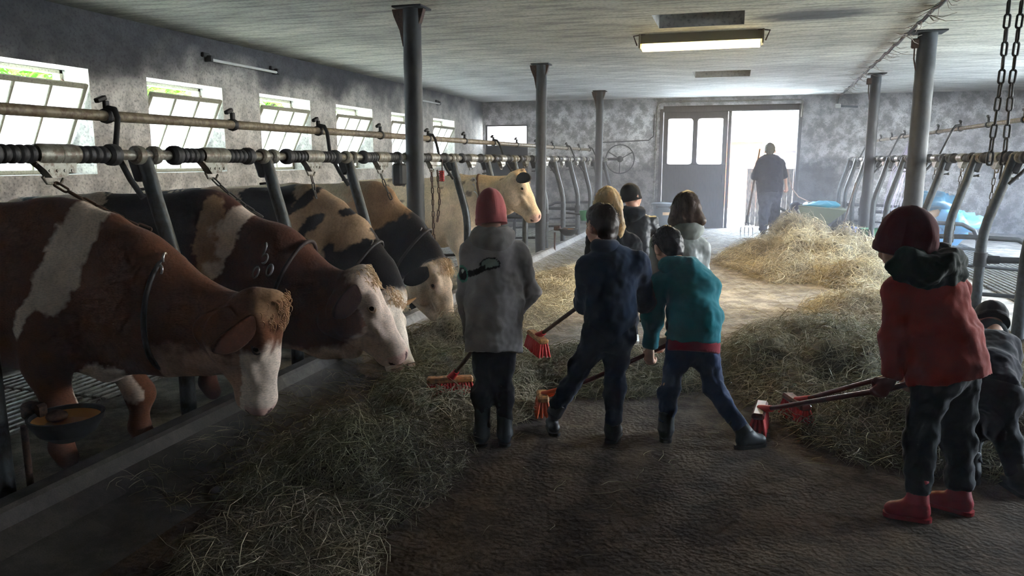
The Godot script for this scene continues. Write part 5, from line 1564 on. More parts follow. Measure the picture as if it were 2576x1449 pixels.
	# ---- what is on the head ----
	if o.has("hat"):
		var q: Dictionary = o.hat
		var tall: float = q.get("tall", 0.0); var wide: float = q.get("wide", 1.0)
		var rib: float = q.get("rib", 0.0)
		var hb2: Basis = hb * Basis(Vector3.RIGHT, q.get("tip", -0.12))
		g = Geo.new()
		var rows := 22; var seg := 96
		g.col = q.color
		var base_i := g.v.size()
		for i in rows + 1:
			var v := float(i) / rows
			for k in seg + 1:
				var a := TAU * k / seg
				var y: float = lerpf(q.get("low", -0.045), 0.112 + tall, v)
				var pr := sqrt(maxf(0.0, 1.0 - pow(clampf((y + 0.005) / (0.118 + tall), 0.0, 1.0), 2.3)))
				if y < -0.005: pr = 1.0
				var rr := pr * (1.0 + rib * (0.5 + 0.5 * cos(a * 44.0)) * pr) * wide
				if v < 0.16: rr *= 1.045
				var lump := 1.0 + 0.03 * nz.get_noise_3d(cos(a) * 2.0, y * 14.0, sin(a) * 2.0)
				var p := H0 + hb2 * (Vector3(cos(a) * 0.083 * rr * lump, y, sin(a) * 0.099 * rr * lump - 0.008) * hs)
				g.put(p, (hb2 * Vector3(cos(a), clampf((y - 0.02) * 12.0, 0.0, 3.0), sin(a))).normalized(), Vector2(float(k) / seg, v))
		for i in rows:
			for k in seg:
				var a := base_i + i * (seg + 1) + k
				g.face(a, a + seg + 1, a + seg + 2); g.face(a, a + seg + 2, a + 1)
		var bottom := base_i
		var mid := g.put(H0 + hb2 * Vector3(0, q.get("low", -0.045) + 0.005, 0) * hs, -up)
		for k in seg: g.face(mid, bottom + k, bottom + k + 1)
		# true normals, for the ribs
		var acc := PackedVector3Array(); acc.resize(g.v.size())
		for i in range(0, g.ix.size(), 3):
			var nn := (g.v[g.ix[i + 2]] - g.v[g.ix[i]]).cross(g.v[g.ix[i + 1]] - g.v[g.ix[i]])
			for d in 3: acc[g.ix[i + d]] += nn
		for i in acc.size(): g.n[i] = acc[i].normalized() if acc[i].length_squared() > 0.0 else up
		obj(q.get("name", "knit_hat"), g, M.cloth, root)
		if q.get("peak", false):
			var pk := Blob.new(); pk.k = 90.0
			pk.egg(hp.call(0, 0.03, 0.11), Vector3(0.07, 0.008, 0.06) * hs, hb * Basis(Vector3.RIGHT, 0.25))
			g = Geo.new(); pk.build(0.007, g, func(p: Vector3, nn: Vector3) -> Color: return q.color); obj("cap_peak", g, M.cloth, root)
	if o.has("hair"):
		var q: Dictionary = o.hair
		var hc: Color = q.color
		var hr := Blob.new(); hr.k = 75.0
		hr.egg(hp.call(0, 0.030, -0.022), Vector3(0.080, 0.088, 0.090) * hs, hb)
		hr.egg(hp.call(0, 0.062, 0.030), Vector3(0.062, 0.045, 0.052) * hs, hb)
		hr.bone(hp.call(0, -0.01, -0.06), hp.call(0, -0.075, -0.055), 0.05 * hs, 0.042 * hs, sd, 1.3)
		if q.get("long", 0.0) > 0.0:
			for x in [-0.06, -0.02, 0.02, 0.06]:
				hr.bone(hp.call(x, -0.02, -0.05), hp.call(x * 1.35, -0.05 - q.long * 0.5, -0.065), 0.038 * hs, 0.036 * hs)
				hr.bone(hp.call(x * 1.35, -0.05 - q.long * 0.5, -0.065), hp.call(x * 1.2, -0.05 - q.long, -0.055), 0.036 * hs, 0.012 * hs)
			for x in [-0.078, 0.078]: hr.bone(hp.call(x, 0.0, -0.01), hp.call(x * 1.15, -0.04 - q.long * 0.7, -0.005), 0.022 * hs, 0.012 * hs)
		g = Geo.new()
		hr.build(0.008, g, func(p: Vector3, nn: Vector3) -> Color: return hc * (1.0 + 0.35 * nz.get_noise_3dv(p * Vector3(60, 9, 60))), 0.008, noise(16.0, 2, 8))
		var ho := obj("hair", g, M.hair, root)
		# single strands standing off the outline
		var st := Geo.new()
		st.col = hc * 1.15
		var n: int = q.get("strands", 260)
		for i in n:
			var d := Vector3(rng.randfn(), rng.randfn() * 0.7 + 0.3, rng.randfn() * 0.8 - 0.5).normalized()
			var p: Vector3 = hp.call(d.x * 0.080, 0.03 + d.y * 0.086, -0.022 + d.z * 0.090)
			var fall: Vector3 = -up * (0.03 + q.get("long", 0.0) * 0.6 * rng.randf())
			var a := p + hb * d * 0.014 * rng.randf()
			st.tube([p, a + fall * 0.35 + hb * d * 0.006, a + fall * 0.75 + hb * d * 0.005 * rng.randfn(), a + fall * 1.1], [0.0012, 0.0012, 0.001, 0.0006], 3)
		obj("loose_hair", st, M.hair, ho).set_meta("kind", "stuff")
		if q.get("tail", 0.0) > 0.0:
			var pt := Blob.new(); pt.k = 80.0
			pt.bone(hp.call(0.0, 0.02, -0.11), hp.call(0.01, -0.04, -0.14), 0.022 * hs, 0.032 * hs)
			pt.bone(hp.call(0.01, -0.04, -0.14), hp.call(0.015, -0.04 - q.tail, -0.12), 0.032 * hs, 0.012 * hs)
			g = Geo.new(); pt.build(0.008, g, func(p: Vector3, nn: Vector3) -> Color: return hc); obj("ponytail", g, M.hair, root)
	return root

func people() -> void:
	var m := mat("skin", Color(1, 1, 1), 0.55)
	m.vertex_color_use_as_albedo = true
	m.subsurf_scatter_enabled = true
	m.subsurf_scatter_strength = 0.1
	m = mat("cloth", Color(1, 1, 1), 0.88)
	m.vertex_color_use_as_albedo = true
	m.rim_enabled = true
	m.rim = 0.3
	m.metallic_specular = 0.25
	m.rim_tint = 0.5
	triplanar(m, noise_tex(noise(0.2, 3, 81), [0.0, 0.4, 0.6, 1.0], [grey(0.8), grey(0.94), grey(1.0), grey(1.0)], 256), Vector3(6, 6, 6), null, Vector3.ONE, noise_tex(noise(0.22, 3, 82), [], [], 256, 4.0), false)
	m.normal_scale = 0.2
	m = mat("shell_cloth", Color(1, 1, 1), 0.5)
	m.vertex_color_use_as_albedo = true
	m = mat("leather", Color(1, 1, 1), 0.5)
	m.vertex_color_use_as_albedo = true
	m = mat("hair", Color(1, 1, 1), 0.45)
	m.vertex_color_use_as_albedo = true
	m.backlight_enabled = true
	m.backlight = Color(0.8, 0.74, 0.62)
	mat("eye_white", Color(0.8, 0.78, 0.75), 0.2)
	mat("iris", Color(0.12, 0.09, 0.07), 0.15)
	mat("white_sole", Color(0.82, 0.82, 0.80), 0.5)
	mat("pink_sole", Color(0.62, 0.10, 0.14), 0.5)
	var NAVY := lin(0.10, 0.17, 0.27)
	# girl in the pink knitted hat
	var gp := {"head": Vector3(-1.220, 1.182, -3.747), "neck": Vector3(-1.189, 1.074, -3.684), "chest": Vector3(-1.184, 0.945, -3.667), "waist": Vector3(-1.162, 0.728, -3.630), "pelvis": Vector3(-1.158, 0.545, -3.599), "sl": Vector3(-1.300, 0.985, -3.640), "el": Vector3(-1.335, 0.758, -3.672), "hl": Vector3(-1.325, 0.470, -3.735), "sr": Vector3(-1.055, 0.980, -3.713), "er": Vector3(-1.008, 0.776, -3.771), "hr": Vector3(-1.169, 0.537, -3.827), "kl": Vector3(-1.199, 0.260, -3.537), "al": Vector3(-1.195, 0.055, -3.500), "kr": Vector3(-1.095, 0.270, -3.569), "ar": Vector3(-1.081, 0.057, -3.536)}
	var gbf := Vector3(-0.28, 0, -1).normalized()
	var gleft := Vector3.UP.cross(gbf)
	var gray := lin(0.62, 0.61, 0.62)
	var eyes := func(p: Vector3, nn: Vector3, c: Color) -> Color:
		if nn.dot(gbf) > 0.2: return c
		var q: Vector3 = p - Vector3(-1.18, 0.915, -3.6)
		var e := Vector2(-q.dot(gleft), q.y)      # to the right and up over the back
		e.x += 0.05
		e = e.rotated(-0.12)
		var ink := lin(0.05, 0.07, 0.09); var mint := lin(0.35, 0.62, 0.55)
		var a := Vector2((e.x + 0.098) / 0.024, (e.y + 0.030) / 0.034).length()
		if a < 1.0: return lin(0.85, 0.9, 0.88) if Vector2((e.x + 0.094) / 0.007, (e.y + 0.014) / 0.010).length() < 1.0 else ink
		if a < 1.3: return mint
		if absf(e.y + 0.012 - 0.018 * sin(e.x * 22.0)) < 0.016 and e.x > -0.07 and e.x < 0.03: return ink
		var r := Vector2((e.x - 0.055) / 0.05, (e.y - 0.012) / 0.034).length()
		if r > 0.88 and r < 1.06 and e.y > -0.01: return ink
		if absf(e.y + 0.008 - 0.10 * (e.x - 0.05)) < 0.006 and e.x > 0.01 and e.x < 0.105: return ink
		if r <= 0.88 and e.y > -0.006: return c.lerp(mint, 0.35)
		return c
	person("child in pink knitted hat and long gray coat printed with eyes, seen from behind", gp, {"bf": gbf, "fd": Vector3(-0.35, -0.1, -1), "skin": Color(0.55, 0.33, 0.25), "trousers": lin(0.09, 0.10, 0.13), "leg": 0.92, "cuff": 0.86, "shoes": lin(0.10, 0.15, 0.17), "boot": 0.17, "gloves_l": lin(0.45, 0.62, 0.72), "hd_l": Vector3(0.15, -0.9, -0.3),
		"jacket": {"color": gray, "r": 0.176, "flat": 0.74, "hem": 0.075, "waist": 1.07, "flare": 1.13, "sleeve": 1.12, "cell": 0.007, "print": eyes, "rough": 0.016}, "hood": {"color": lin(0.58, 0.57, 0.57), "r": 0.05, "rough": 0.02},
		"hat": {"color": lin(0.72, 0.40, 0.40), "low": -0.066, "tall": 0.028, "rib": 0.05, "wide": 1.0}})
	# boy in navy, wide stance
	var bn := {"head": Vector3(-0.659, 1.122, -3.884), "neck": Vector3(-0.625, 1.010, -3.822), "chest": Vector3(-0.585, 0.898, -3.815), "waist": Vector3(-0.579, 0.728, -3.805), "pelvis": Vector3(-0.592, 0.558, -3.803), "sl": Vector3(-0.712, 0.905, -3.774), "el": Vector3(-0.744, 0.707, -3.866), "hl": Vector3(-0.700, 0.640, -4.031), "sr": Vector3(-0.449, 0.930, -3.864), "er": Vector3(-0.420, 0.703, -3.987), "hr": Vector3(-0.600, 0.700, -4.088), "kl": Vector3(-0.735, 0.368, -3.777), "al": Vector3(-0.871, 0.110, -3.756), "kr": Vector3(-0.554, 0.312, -3.791), "ar": Vector3(-0.552, 0.060, -3.736)}
	person("child with short hair in dark navy jacket and trousers, legs wide apart, sweeping", bn, {"bf": Vector3(-0.3, 0, -1), "fd": Vector3(-0.72, -0.12, -0.68), "trousers": NAVY * 0.75, "leg": 1.12, "shoes": lin(0.10, 0.09, 0.10), "boot": 0.07, "toe_l": Vector3(-0.35, 0, -0.9), "toe_r": Vector3(0.1, 0, -1), "lift_l": 0.0,
		"jacket": {"color": NAVY, "r": 0.165, "flat": 0.75, "hem": 0.03, "waist": 0.98, "flare": 1.0, "sleeve": 1.12}, "hair": {"color": lin(0.20, 0.15, 0.13), "strands": 160}})
	# child in teal, bending
	var te := {"head": Vector3(-0.338, 0.982, -4.209), "neck": Vector3(-0.273, 0.887, -4.106), "chest": Vector3(-0.215, 0.815, -4.050), "waist": Vector3(-0.163, 0.656, -3.971), "pelvis": Vector3(-0.165, 0.500, -3.941), "sl": Vector3(-0.366, 0.805, -4.050), "el": Vector3(-0.391, 0.606, -4.054), "hl": Vector3(-0.403, 0.425, -4.066), "sr": Vector3(-0.095, 0.780, -4.066), "er": Vector3(-0.193, 0.586, -4.203), "hr": Vector3(-0.319, 0.460, -4.150), "kl": Vector3(-0.284, 0.264, -3.874), "al": Vector3(-0.284, 0.060, -3.827), "kr": Vector3(-0.054, 0.280, -3.915), "ar": Vector3(0.115, 0.075, -3.832)}
	var TEAL := lin(0.08, 0.45, 0.50)
	person("child in teal hooded jacket and blue jeans bending forward with a broom", te, {"bf": Vector3(-0.35, -0.25, -1), "fd": Vector3(-0.35, -0.75, -0.7), "up": Vector3(-0.35, 0.75, -0.45), "trousers": lin(0.18, 0.24, 0.36), "leg": 1.02, "shoes": lin(0.13, 0.16, 0.18), "boot": 0.09, "toe_l": Vector3(-0.1, 0, -1), "toe_r": Vector3(0.75, 0, -0.5),
		"jacket": {"color": TEAL, "r": 0.165, "flat": 0.8, "hem": -0.015, "waist": 1.04, "flare": 1.16, "sleeve": 1.15}, "hood": {"color": TEAL * 0.9, "r": 0.045}, "hair": {"color": lin(0.13, 0.12, 0.14), "strands": 140}})
	var tr: Node3D = get_node("person_002")
	var rb := Blob.new(); rb.k = 60.0
	rb.bone(Vector3(-0.163, 0.52, -3.95) - tr.position, Vector3(-0.165, 0.455, -3.935) - tr.position, 0.137, 0.140, Vector3(-0.33, 0, -0.94), 0.8, true)
	var rg := Geo.new(); rb.build(0.011, rg, func(_p: Vector3, _n: Vector3) -> Color: return lin(0.52, 0.10, 0.17)); obj("red_shirt_hem", rg, M.cloth, tr)
	# three children farther in
	person("child with long blond hair and dark jacket, partly hidden behind the navy child", {"head": Vector3(-0.940, 1.122, -5.840), "neck": Vector3(-0.931, 0.979, -5.822), "chest": Vector3(-0.895, 0.837, -5.809), "waist": Vector3(-0.860, 0.627, -5.779), "pelvis": Vector3(-0.842, 0.474, -5.760), "sl": Vector3(-1.045, 0.862, -5.768), "el": Vector3(-1.096, 0.633, -5.813), "hl": Vector3(-1.007, 0.475, -5.963), "sr": Vector3(-0.731, 0.832, -5.858), "er": Vector3(-0.659, 0.604, -5.924), "hr": Vector3(-0.745, 0.448, -5.985), "kl": Vector3(-0.862, 0.259, -5.756), "al": Vector3(-0.848, 0.055, -5.731), "kr": Vector3(-0.728, 0.264, -5.778), "ar": Vector3(-0.697, 0.061, -5.730)}, {"bf": Vector3(-0.25, 0, -1), "fd": Vector3(-0.1, -0.15, -1), "hs": 1.14, "trousers": lin(0.10, 0.11, 0.14), "shoes": lin(0.80, 0.80, 0.78), "sole": M.white_sole, "boot": 0.05,
		"jacket": {"color": lin(0.09, 0.10, 0.12), "r": 0.155, "hem": 0.05}, "hair": {"color": lin(0.86, 0.75, 0.56), "long": 0.22, "strands": 900}})
	person("child in black knitted hat and dark padded jacket, deepest in the group", {"head": Vector3(-0.898, 1.139, -6.900), "neck": Vector3(-0.866, 0.995, -6.883), "chest": Vector3(-0.833, 0.868, -6.875), "waist": Vector3(-0.815, 0.644, -6.837), "pelvis": Vector3(-0.806, 0.475, -6.808), "sl": Vector3(-0.967, 0.895, -6.834), "el": Vector3(-1.030, 0.669, -6.880), "hl": Vector3(-0.948, 0.522, -7.040), "sr": Vector3(-0.694, 0.895, -6.917), "er": Vector3(-0.652, 0.669, -6.995), "hr": Vector3(-0.785, 0.524, -7.085), "kl": Vector3(-0.867, 0.253, -6.784), "al": Vector3(-0.855, 0.055, -6.751), "kr": Vector3(-0.740, 0.253, -6.803), "ar": Vector3(-0.731, 0.055, -6.772)}, {"bf": Vector3(0.3, 0, -1), "fd": Vector3(0.65, -0.05, -0.75), "hs": 1.0, "trousers": lin(0.09, 0.10, 0.13), "shoes": lin(0.1, 0.1, 0.1),
		"jacket": {"color": lin(0.10, 0.12, 0.15), "r": 0.16, "hem": 0.06, "mat": "shell_cloth", "sleeve": 1.1}, "hood": {"color": lin(0.10, 0.12, 0.15), "r": 0.045}, "hat": {"color": lin(0.05, 0.055, 0.075), "tall": 0.005, "wide": 1.03}})
	person("child with curly dark hair in light gray hooded jacket behind the teal child", {"head": Vector3(-0.335, 1.104, -5.709), "neck": Vector3(-0.321, 0.966, -5.668), "chest": Vector3(-0.337, 0.826, -5.638), "waist": Vector3(-0.320, 0.604, -5.602), "pelvis": Vector3(-0.312, 0.450, -5.574), "sl": Vector3(-0.530, 0.850, -5.591), "el": Vector3(-0.543, 0.609, -5.639), "hl": Vector3(-0.452, 0.439, -5.797), "sr": Vector3(-0.210, 0.832, -5.677), "er": Vector3(-0.181, 0.587, -5.695), "hr": Vector3(-0.194, 0.422, -5.751), "kl": Vector3(-0.375, 0.246, -5.557), "al": Vector3(-0.375, 0.058, -5.524), "kr": Vector3(-0.248, 0.246, -5.584), "ar": Vector3(-0.231, 0.058, -5.556)}, {"bf": Vector3(-0.15, 0, -1), "fd": Vector3(-0.1, -0.15, -1), "hs": 1.10, "trousers": lin(0.16, 0.18, 0.22), "shoes": lin(0.2, 0.2, 0.2),
		"jacket": {"color": lin(0.52, 0.54, 0.53), "r": 0.165, "hem": 0.05, "mat": "shell_cloth", "sleeve": 1.15}, "hood": {"color": lin(0.60, 0.62, 0.60), "r": 0.055}, "hair": {"color": lin(0.36, 0.29, 0.24), "long": 0.08, "strands": 900}})
	# the farmer at the door
	person("adult in dark short-sleeved shirt and grey trousers walking to the bright doorway with a fork", {"head": Vector3(0.629, 1.654, -15.451), "neck": Vector3(0.635, 1.530, -15.432), "chest": Vector3(0.640, 1.360, -15.409), "waist": Vector3(0.650, 1.072, -15.354), "pelvis": Vector3(0.670, 0.840, -15.330), "sl": Vector3(0.466, 1.420, -15.365), "el": Vector3(0.360, 1.148, -15.282), "hl": Vector3(0.410, 1.246, -15.500), "sr": Vector3(0.837, 1.420, -15.485), "er": Vector3(0.929, 1.176, -15.459), "hr": Vector3(0.971, 0.956, -15.533), "kl": Vector3(0.580, 0.450, -15.245), "al": Vector3(0.574, 0.091, -15.183), "kr": Vector3(0.770, 0.468, -15.445), "ar": Vector3(0.763, 0.090, -15.483)}, {"s": 1.0, "hs": 1.2, "bf": Vector3(0, 0, -1), "fd": Vector3(0, -0.1, -1), "trousers": lin(0.28, 0.30, 0.37), "leg": 1.6, "cuff": 1.45, "hip": 1.5, "shoes": lin(0.2, 0.2, 0.22), "boot": 0.1,
		"jacket": {"color": lin(0.16, 0.18, 0.25), "r": 0.235, "flat": 0.85, "hem": 0.0, "flare": 1.02, "neck": 0.7, "short": true, "sleeve": 1.2}, "hair": {"color": lin(0.33, 0.30, 0.20), "strands": 60}})
	# child in the red coat, right foreground
	var RED := lin(0.60, 0.20, 0.16)
	person("child in red coat and baggy maroon hat pushing a broom, right foreground", {"head": Vector3(0.682, 1.120, -3.397), "neck": Vector3(0.735, 1.030, -3.390), "chest": Vector3(0.795, 0.905, -3.385), "waist": Vector3(0.849, 0.749, -3.375), "pelvis": Vector3(0.879, 0.604, -3.358), "sl": Vector3(0.660, 0.930, -3.318), "el": Vector3(0.658, 0.733, -3.316), "hl": Vector3(0.661, 0.549, -3.324), "sr": Vector3(0.914, 0.915, -3.506), "er": Vector3(0.941, 0.692, -3.609), "hr": Vector3(0.801, 0.549, -3.441), "kl": Vector3(0.790, 0.324, -3.299), "al": Vector3(0.780, 0.070, -3.213), "kr": Vector3(0.957, 0.295, -3.419), "ar": Vector3(0.967, 0.060, -3.340)}, {"bf": Vector3(-0.75, -0.1, -0.6), "fd": Vector3(-0.85, -0.25, -0.35), "up": Vector3(-0.30, 1, -0.05), "hs": 0.95, "trousers": lin(0.07, 0.09, 0.11), "leg": 1.25, "shoes": lin(0.62, 0.10, 0.15), "sole": M.pink_sole, "boot": 0.10, "toe_l": Vector3(-1, 0, -0.1), "toe_r": Vector3(-0.8, 0, -0.4), "hd_l": Vector3(-0.5, -0.8, -0.1), "gloves_l": lin(0.36, 0.12, 0.10),
		"jacket": {"color": RED, "r": 0.185, "flat": 0.9, "hem": 0.035, "waist": 1.06, "flare": 1.22, "sleeve": 1.18, "rough": 0.016}, "hood": {"color": lin(0.08, 0.15, 0.12), "r": 0.085, "rough": 0.04, "spread": 1.35},
		"hat": {"color": lin(0.34, 0.085, 0.125), "tall": 0.05, "wide": 1.22, "tip": -0.42, "rib": 0.03}, "hair": {"color": lin(0.18, 0.12, 0.09), "strands": 40}})
	# crouched child behind the red coat
	person("child in dark cap and dark clothes stooping behind the red coat at the right edge", {"head": Vector3(1.263, 0.665, -4.209), "neck": Vector3(1.251, 0.609, -4.110), "chest": Vector3(1.223, 0.561, -3.998), "waist": Vector3(1.173, 0.499, -3.834), "pelvis": Vector3(1.143, 0.448, -3.710), "sl": Vector3(1.158, 0.550, -4.021), "el": Vector3(1.089, 0.440, -4.020), "hl": Vector3(0.954, 0.497, -3.913), "sr": Vector3(1.275, 0.533, -3.968), "er": Vector3(1.219, 0.404, -4.000), "hr": Vector3(1.063, 0.508, -3.918), "kl": Vector3(1.117, 0.252, -3.799), "al": Vector3(1.100, 0.055, -3.704), "kr": Vector3(1.208, 0.246, -3.701), "ar": Vector3(1.277, 0.055, -3.606)}, {"bf": Vector3(-0.15, 0.9, -0.5), "fd": Vector3(-0.25, -0.8, -0.7), "up": Vector3(0.15, 0.6, -0.9), "hs": 0.92, "trousers": lin(0.08, 0.09, 0.12), "leg": 1.15, "shoes": lin(0.09, 0.09, 0.1), "toe_l": Vector3(-0.3, 0, -1), "toe_r": Vector3(-0.3, 0, -1),
		"jacket": {"color": lin(0.09, 0.10, 0.14), "r": 0.15, "flat": 0.85, "hem": 0.03}, "hat": {"color": lin(0.12, 0.085, 0.09), "tall": -0.01, "wide": 1.02, "peak": true, "name": "cap"}})

# ---------- tools and loose things ----------
func lump(r: Vector3, seed_at: Vector3, amp: float, seg := 24) -> Geo:   # a crumpled closed bag
	var g := Geo.new()
	g.ball(Vector3(0, r.y * 0.9, 0), r, Basis.IDENTITY, seg)
	for i in g.v.size():
		var p := g.v[i]
		p += g.n[i] * amp * (nz.get_noise_3dv(p * 5.0 + seed_at) + 0.5 * absf(nz.get_noise_3dv(p * 11.0 + seed_at)))
		p.y = maxf(p.y, 0.0)
		g.v[i] = p
	var acc := PackedVector3Array(); acc.resize(g.v.size())
	for i in range(0, g.ix.size(), 3):
		var nn := (g.v[g.ix[i + 2]] - g.v[g.ix[i]]).cross(g.v[g.ix[i + 1]] - g.v[g.ix[i]])
		for d in 3: acc[g.ix[i + d]] += nn
	for i in acc.size():
		if acc[i].length_squared() > 0.0: g.n[i] = acc[i].normalized()
	return g

func props() -> void:
	var g := Geo.new()
	# wheelbarrow by the end wall
	var w := thing("wheelbarrow", "olive green wheelbarrow with turquoise film on top, behind the big hay heap", "wheelbarrow", Vector3(1.58, 0, -15.35))
	g = Geo.new()
	var top := [Vector3(-0.42, 0.62, 0.30), Vector3(0.46, 0.55, 0.30), Vector3(0.46, 0.55, -0.30), Vector3(-0.42, 0.62, -0.30)]
	var bot := [Vector3(-0.26, 0.27, 0.17), Vector3(0.12, 0.24, 0.17), Vector3(0.12, 0.24, -0.17), Vector3(-0.26, 0.27, -0.17)]
	for i in 4:
		var k := (i + 1) % 4
		g.quad(bot[i], bot[k], top[k], top[i])
		g.quad(bot[k] + Vector3(0, 0.02, 0), bot[i] + Vector3(0, 0.02, 0), top[i] * Vector3(0.97, 1, 0.97), top[k] * Vector3(0.97, 1, 0.97))
	g.quad(bot[3], bot[2], bot[1], bot[0]); g.quad(bot[0] + Vector3(0, 0.02, 0), bot[1] + Vector3(0, 0.02, 0), bot[2] + Vector3(0, 0.02, 0), bot[3] + Vector3(0, 0.02, 0))
	obj("tub", g, M.barrow_green, w)
	g = Geo.new(); g.tube(top, 0.014, 8, true); obj("rim", g, M.barrow_green, w)
	for s in [-1.0, 1.0]:
		g = Geo.new(); g.tube([Vector3(0.36, 0.16, 0.05 * s), Vector3(0.05, 0.22, 0.16 * s), Vector3(-0.35, 0.36, 0.22 * s), Vector3(-0.72, 0.56, 0.27 * s)], 0.016, 8); obj("handle", g, M.bar_iron, w)
		g = Geo.new(); g.tube([Vector3(-0.2, 0.30, 0.19 * s), Vector3(-0.28, 0.02, 0.22 * s), Vector3(-0.18, 0.02, 0.21 * s)], 0.014, 8); obj("leg", g, M.bar_iron, w)
	g = Geo.new(); g.lathe(Vector3(0.38, 0.17, 0.045), Basis(Vector3(1, 0, 0), Vector3(0, 0, -1), Vector3(0, 1, 0)), [Vector2(0.03, 0), Vector2(0.10, 0.01), Vector2(0.155, 0.0), Vector2(0.17, 0.045), Vector2(0.155, 0.09), Vector2(0.10, 0.08), Vector2(0.03, 0.09)], 24); obj("wheel", g, M.black_rubber, w)
	g = lump(Vector3(0.34, 0.06, 0.24), Vector3(2, 3, 1), 0.03)
	var film := obj("plastic_film", g, M.turquoise_film, null, Vector3(1.62, 0.575, -15.33)); tag(film, "crumpled turquoise plastic film lying on the wheelbarrow", "plastic film")
	var cb := Blob.new(); cb.k = 45.0
	cb.bone(Vector3(-0.02, 0.62, -0.2), Vector3(-0.02, 0.63, 0.22), 0.05, 0.06); cb.bone(Vector3(-0.05, 0.6, 0.2), Vector3(-0.14, 0.38, 0.28), 0.06, 0.07); cb.bone(Vector3(-0.05, 0.6, -0.05), Vector3(-0.16, 0.28, 0.15), 0.06, 0.05); cb.bone(Vector3(-0.14, 0.38, 0.28), Vector3(-0.1, 0.20, 0.26), 0.06, 0.04)
	g = Geo.new(); cb.build(0.016, g, func(_p: Vector3, _n: Vector3) -> Color: return lin(0.12, 0.15, 0.24), 0.03, noise(6.0, 2, 4))
	tag(obj("draped_jacket", g, M.cloth, null, Vector3(1.16, 0.0, -15.33)), "dark blue jacket draped over the wheelbarrow's near end", "jacket")
	# grey bin with a lid by the doorpost
	w = thing("feed_bin", "round gray lidded feed bin with label beside the doorpost", "bin", Vector3(-1.42, 0, -16.0))
	g = Geo.new(); g.lathe(Vector3.ZERO, Basis.IDENTITY, [Vector2(0.01, 0.0), Vector2(0.165, 0.0), Vector2(0.20, 0.5), Vector2(0.215, 0.52), Vector2(0.215, 0.55), Vector2(0.19, 0.555)], 28); obj("barrel", g, M.grey_plastic, w)
	g = Geo.new(); g.lathe(Vector3(0, 0.55, 0), Basis.IDENTITY, [Vector2(0.235, 0.0), Vector2(0.238, 0.025), Vector2(0.2, 0.035), Vector2(0.05, 0.05), Vector2(0.005, 0.052)], 28); g.tube([Vector3(-0.03, 0.60, 0), Vector3(-0.02, 0.63, 0), Vector3(0.02, 0.63, 0), Vector3(0.03, 0.60, 0)], 0.012, 6); obj("lid", g, M.grey_plastic, w)
	mat("label_paper", Color(0.86, 0.72, 0.55), 0.7)
	g = Geo.new()
	for i in 8:
		var a := 0.55 + (i - 4) * 0.11; var a2 := a + 0.11
		g.quad(Vector3(sin(a) * 0.205, 0.34, cos(a) * 0.205), Vector3(sin(a2) * 0.205, 0.34, cos(a2) * 0.205), Vector3(sin(a2) * 0.209, 0.40, cos(a2) * 0.209), Vector3(sin(a) * 0.209, 0.40, cos(a) * 0.209))
	obj("label", g, M.label_paper, w)
	for s in [-1.0, 1.0]:
		g = Geo.new(); g.box(Vector3(0.205 * sin(0.2 + 0.7 * s), 0.505, 0.205 * cos(0.2 + 0.7 * s)), Vector3(0.04, 0.06, 0.03), 0.006); obj("latch", g, M.black_plastic, w)
	# pitchfork carried by the farmer
	w = thing("pitchfork", "old pitchfork with long dark handle held by the walking farmer", "pitchfork", Vector3(0.27, 0, -15.20))
	g = Geo.new(); g.tube([Vector3(0.17, 1.68, -0.16), Vector3(0.10, 1.1, -0.09), Vector3(0.0, 0.34, 0.0)], [0.015, 0.019, 0.021], 10); obj("handle", g, M.fork_wood, w)
	g = Geo.new(); g.tube([Vector3(0.005, 0.42, 0.0), Vector3(-0.005, 0.26, 0.01)], [0.024, 0.018], 10); obj("ferrule", g, M.dark_iron, w)
	for i in 4:
		var x := (i - 1.5) * 0.075
		g = Geo.new(); g.tube([Vector3(-0.005, 0.28, 0.01), Vector3(x * 0.75, 0.25, 0.03), Vector3(x, 0.16, 0.09), Vector3(x, 0.08, 0.2), Vector3(x * 0.95, 0.035, 0.36)], [0.009, 0.0085, 0.008, 0.006, 0.003], 6); obj("tine", g, M.dark_iron, w)
	# hose from the farmer's hand to the wheelbarrow
	g = Geo.new(); g.tube([Vector3(0.96, 1.30, -15.40), Vector3(1.0, 1.12, -15.32), Vector3(1.06, 0.93, -15.28), Vector3(1.18, 0.78, -15.30), Vector3(1.38, 0.68, -15.33), Vector3(1.6, 0.655, -15.35)], 0.012, 8)
	tag(obj("white_hose", g, M.white_hose), "thin pale hose curving from the farmer's side to the wheelbarrow", "hose")
	# sacks behind the empty stalls
	tag(obj("sack", lump(Vector3(0.40, 0.28, 0.34), Vector3(1, 1, 1), 0.12), M.pale_blue_film, null, Vector3(3.3, 0.03, -14.1)), "pale blue plastic sack at the bottom of the pile behind the bars", "sack")
	tag(obj("sack", lump(Vector3(0.30, 0.10, 0.26), Vector3(5, 1, 1), 0.05), M.sack_cloth, null, Vector3(3.2, 0.46, -14.1)), "tan cloth sack squeezed between the blue sheets", "sack")
	tag(obj("plastic_film", lump(Vector3(0.36, 0.15, 0.28), Vector3(2, 7, 1), 0.12), M.blue_film, null, Vector3(3.22, 0.60, -14.15)), "bright teal blue plastic sheet bunched on top of the sacks", "plastic film")
	g = lump(Vector3(0.30, 0.16, 0.3), Vector3(9, 2, 4), 0.13)
	tag(obj("plastic_film", g, M.pale_blue_film, null, Vector3(3.55, 0.30, -13.9)), "pale blue sheet hanging over the right of the sack pile", "plastic film")
	# twine hanging from the upper pipe
	g = Geo.new()
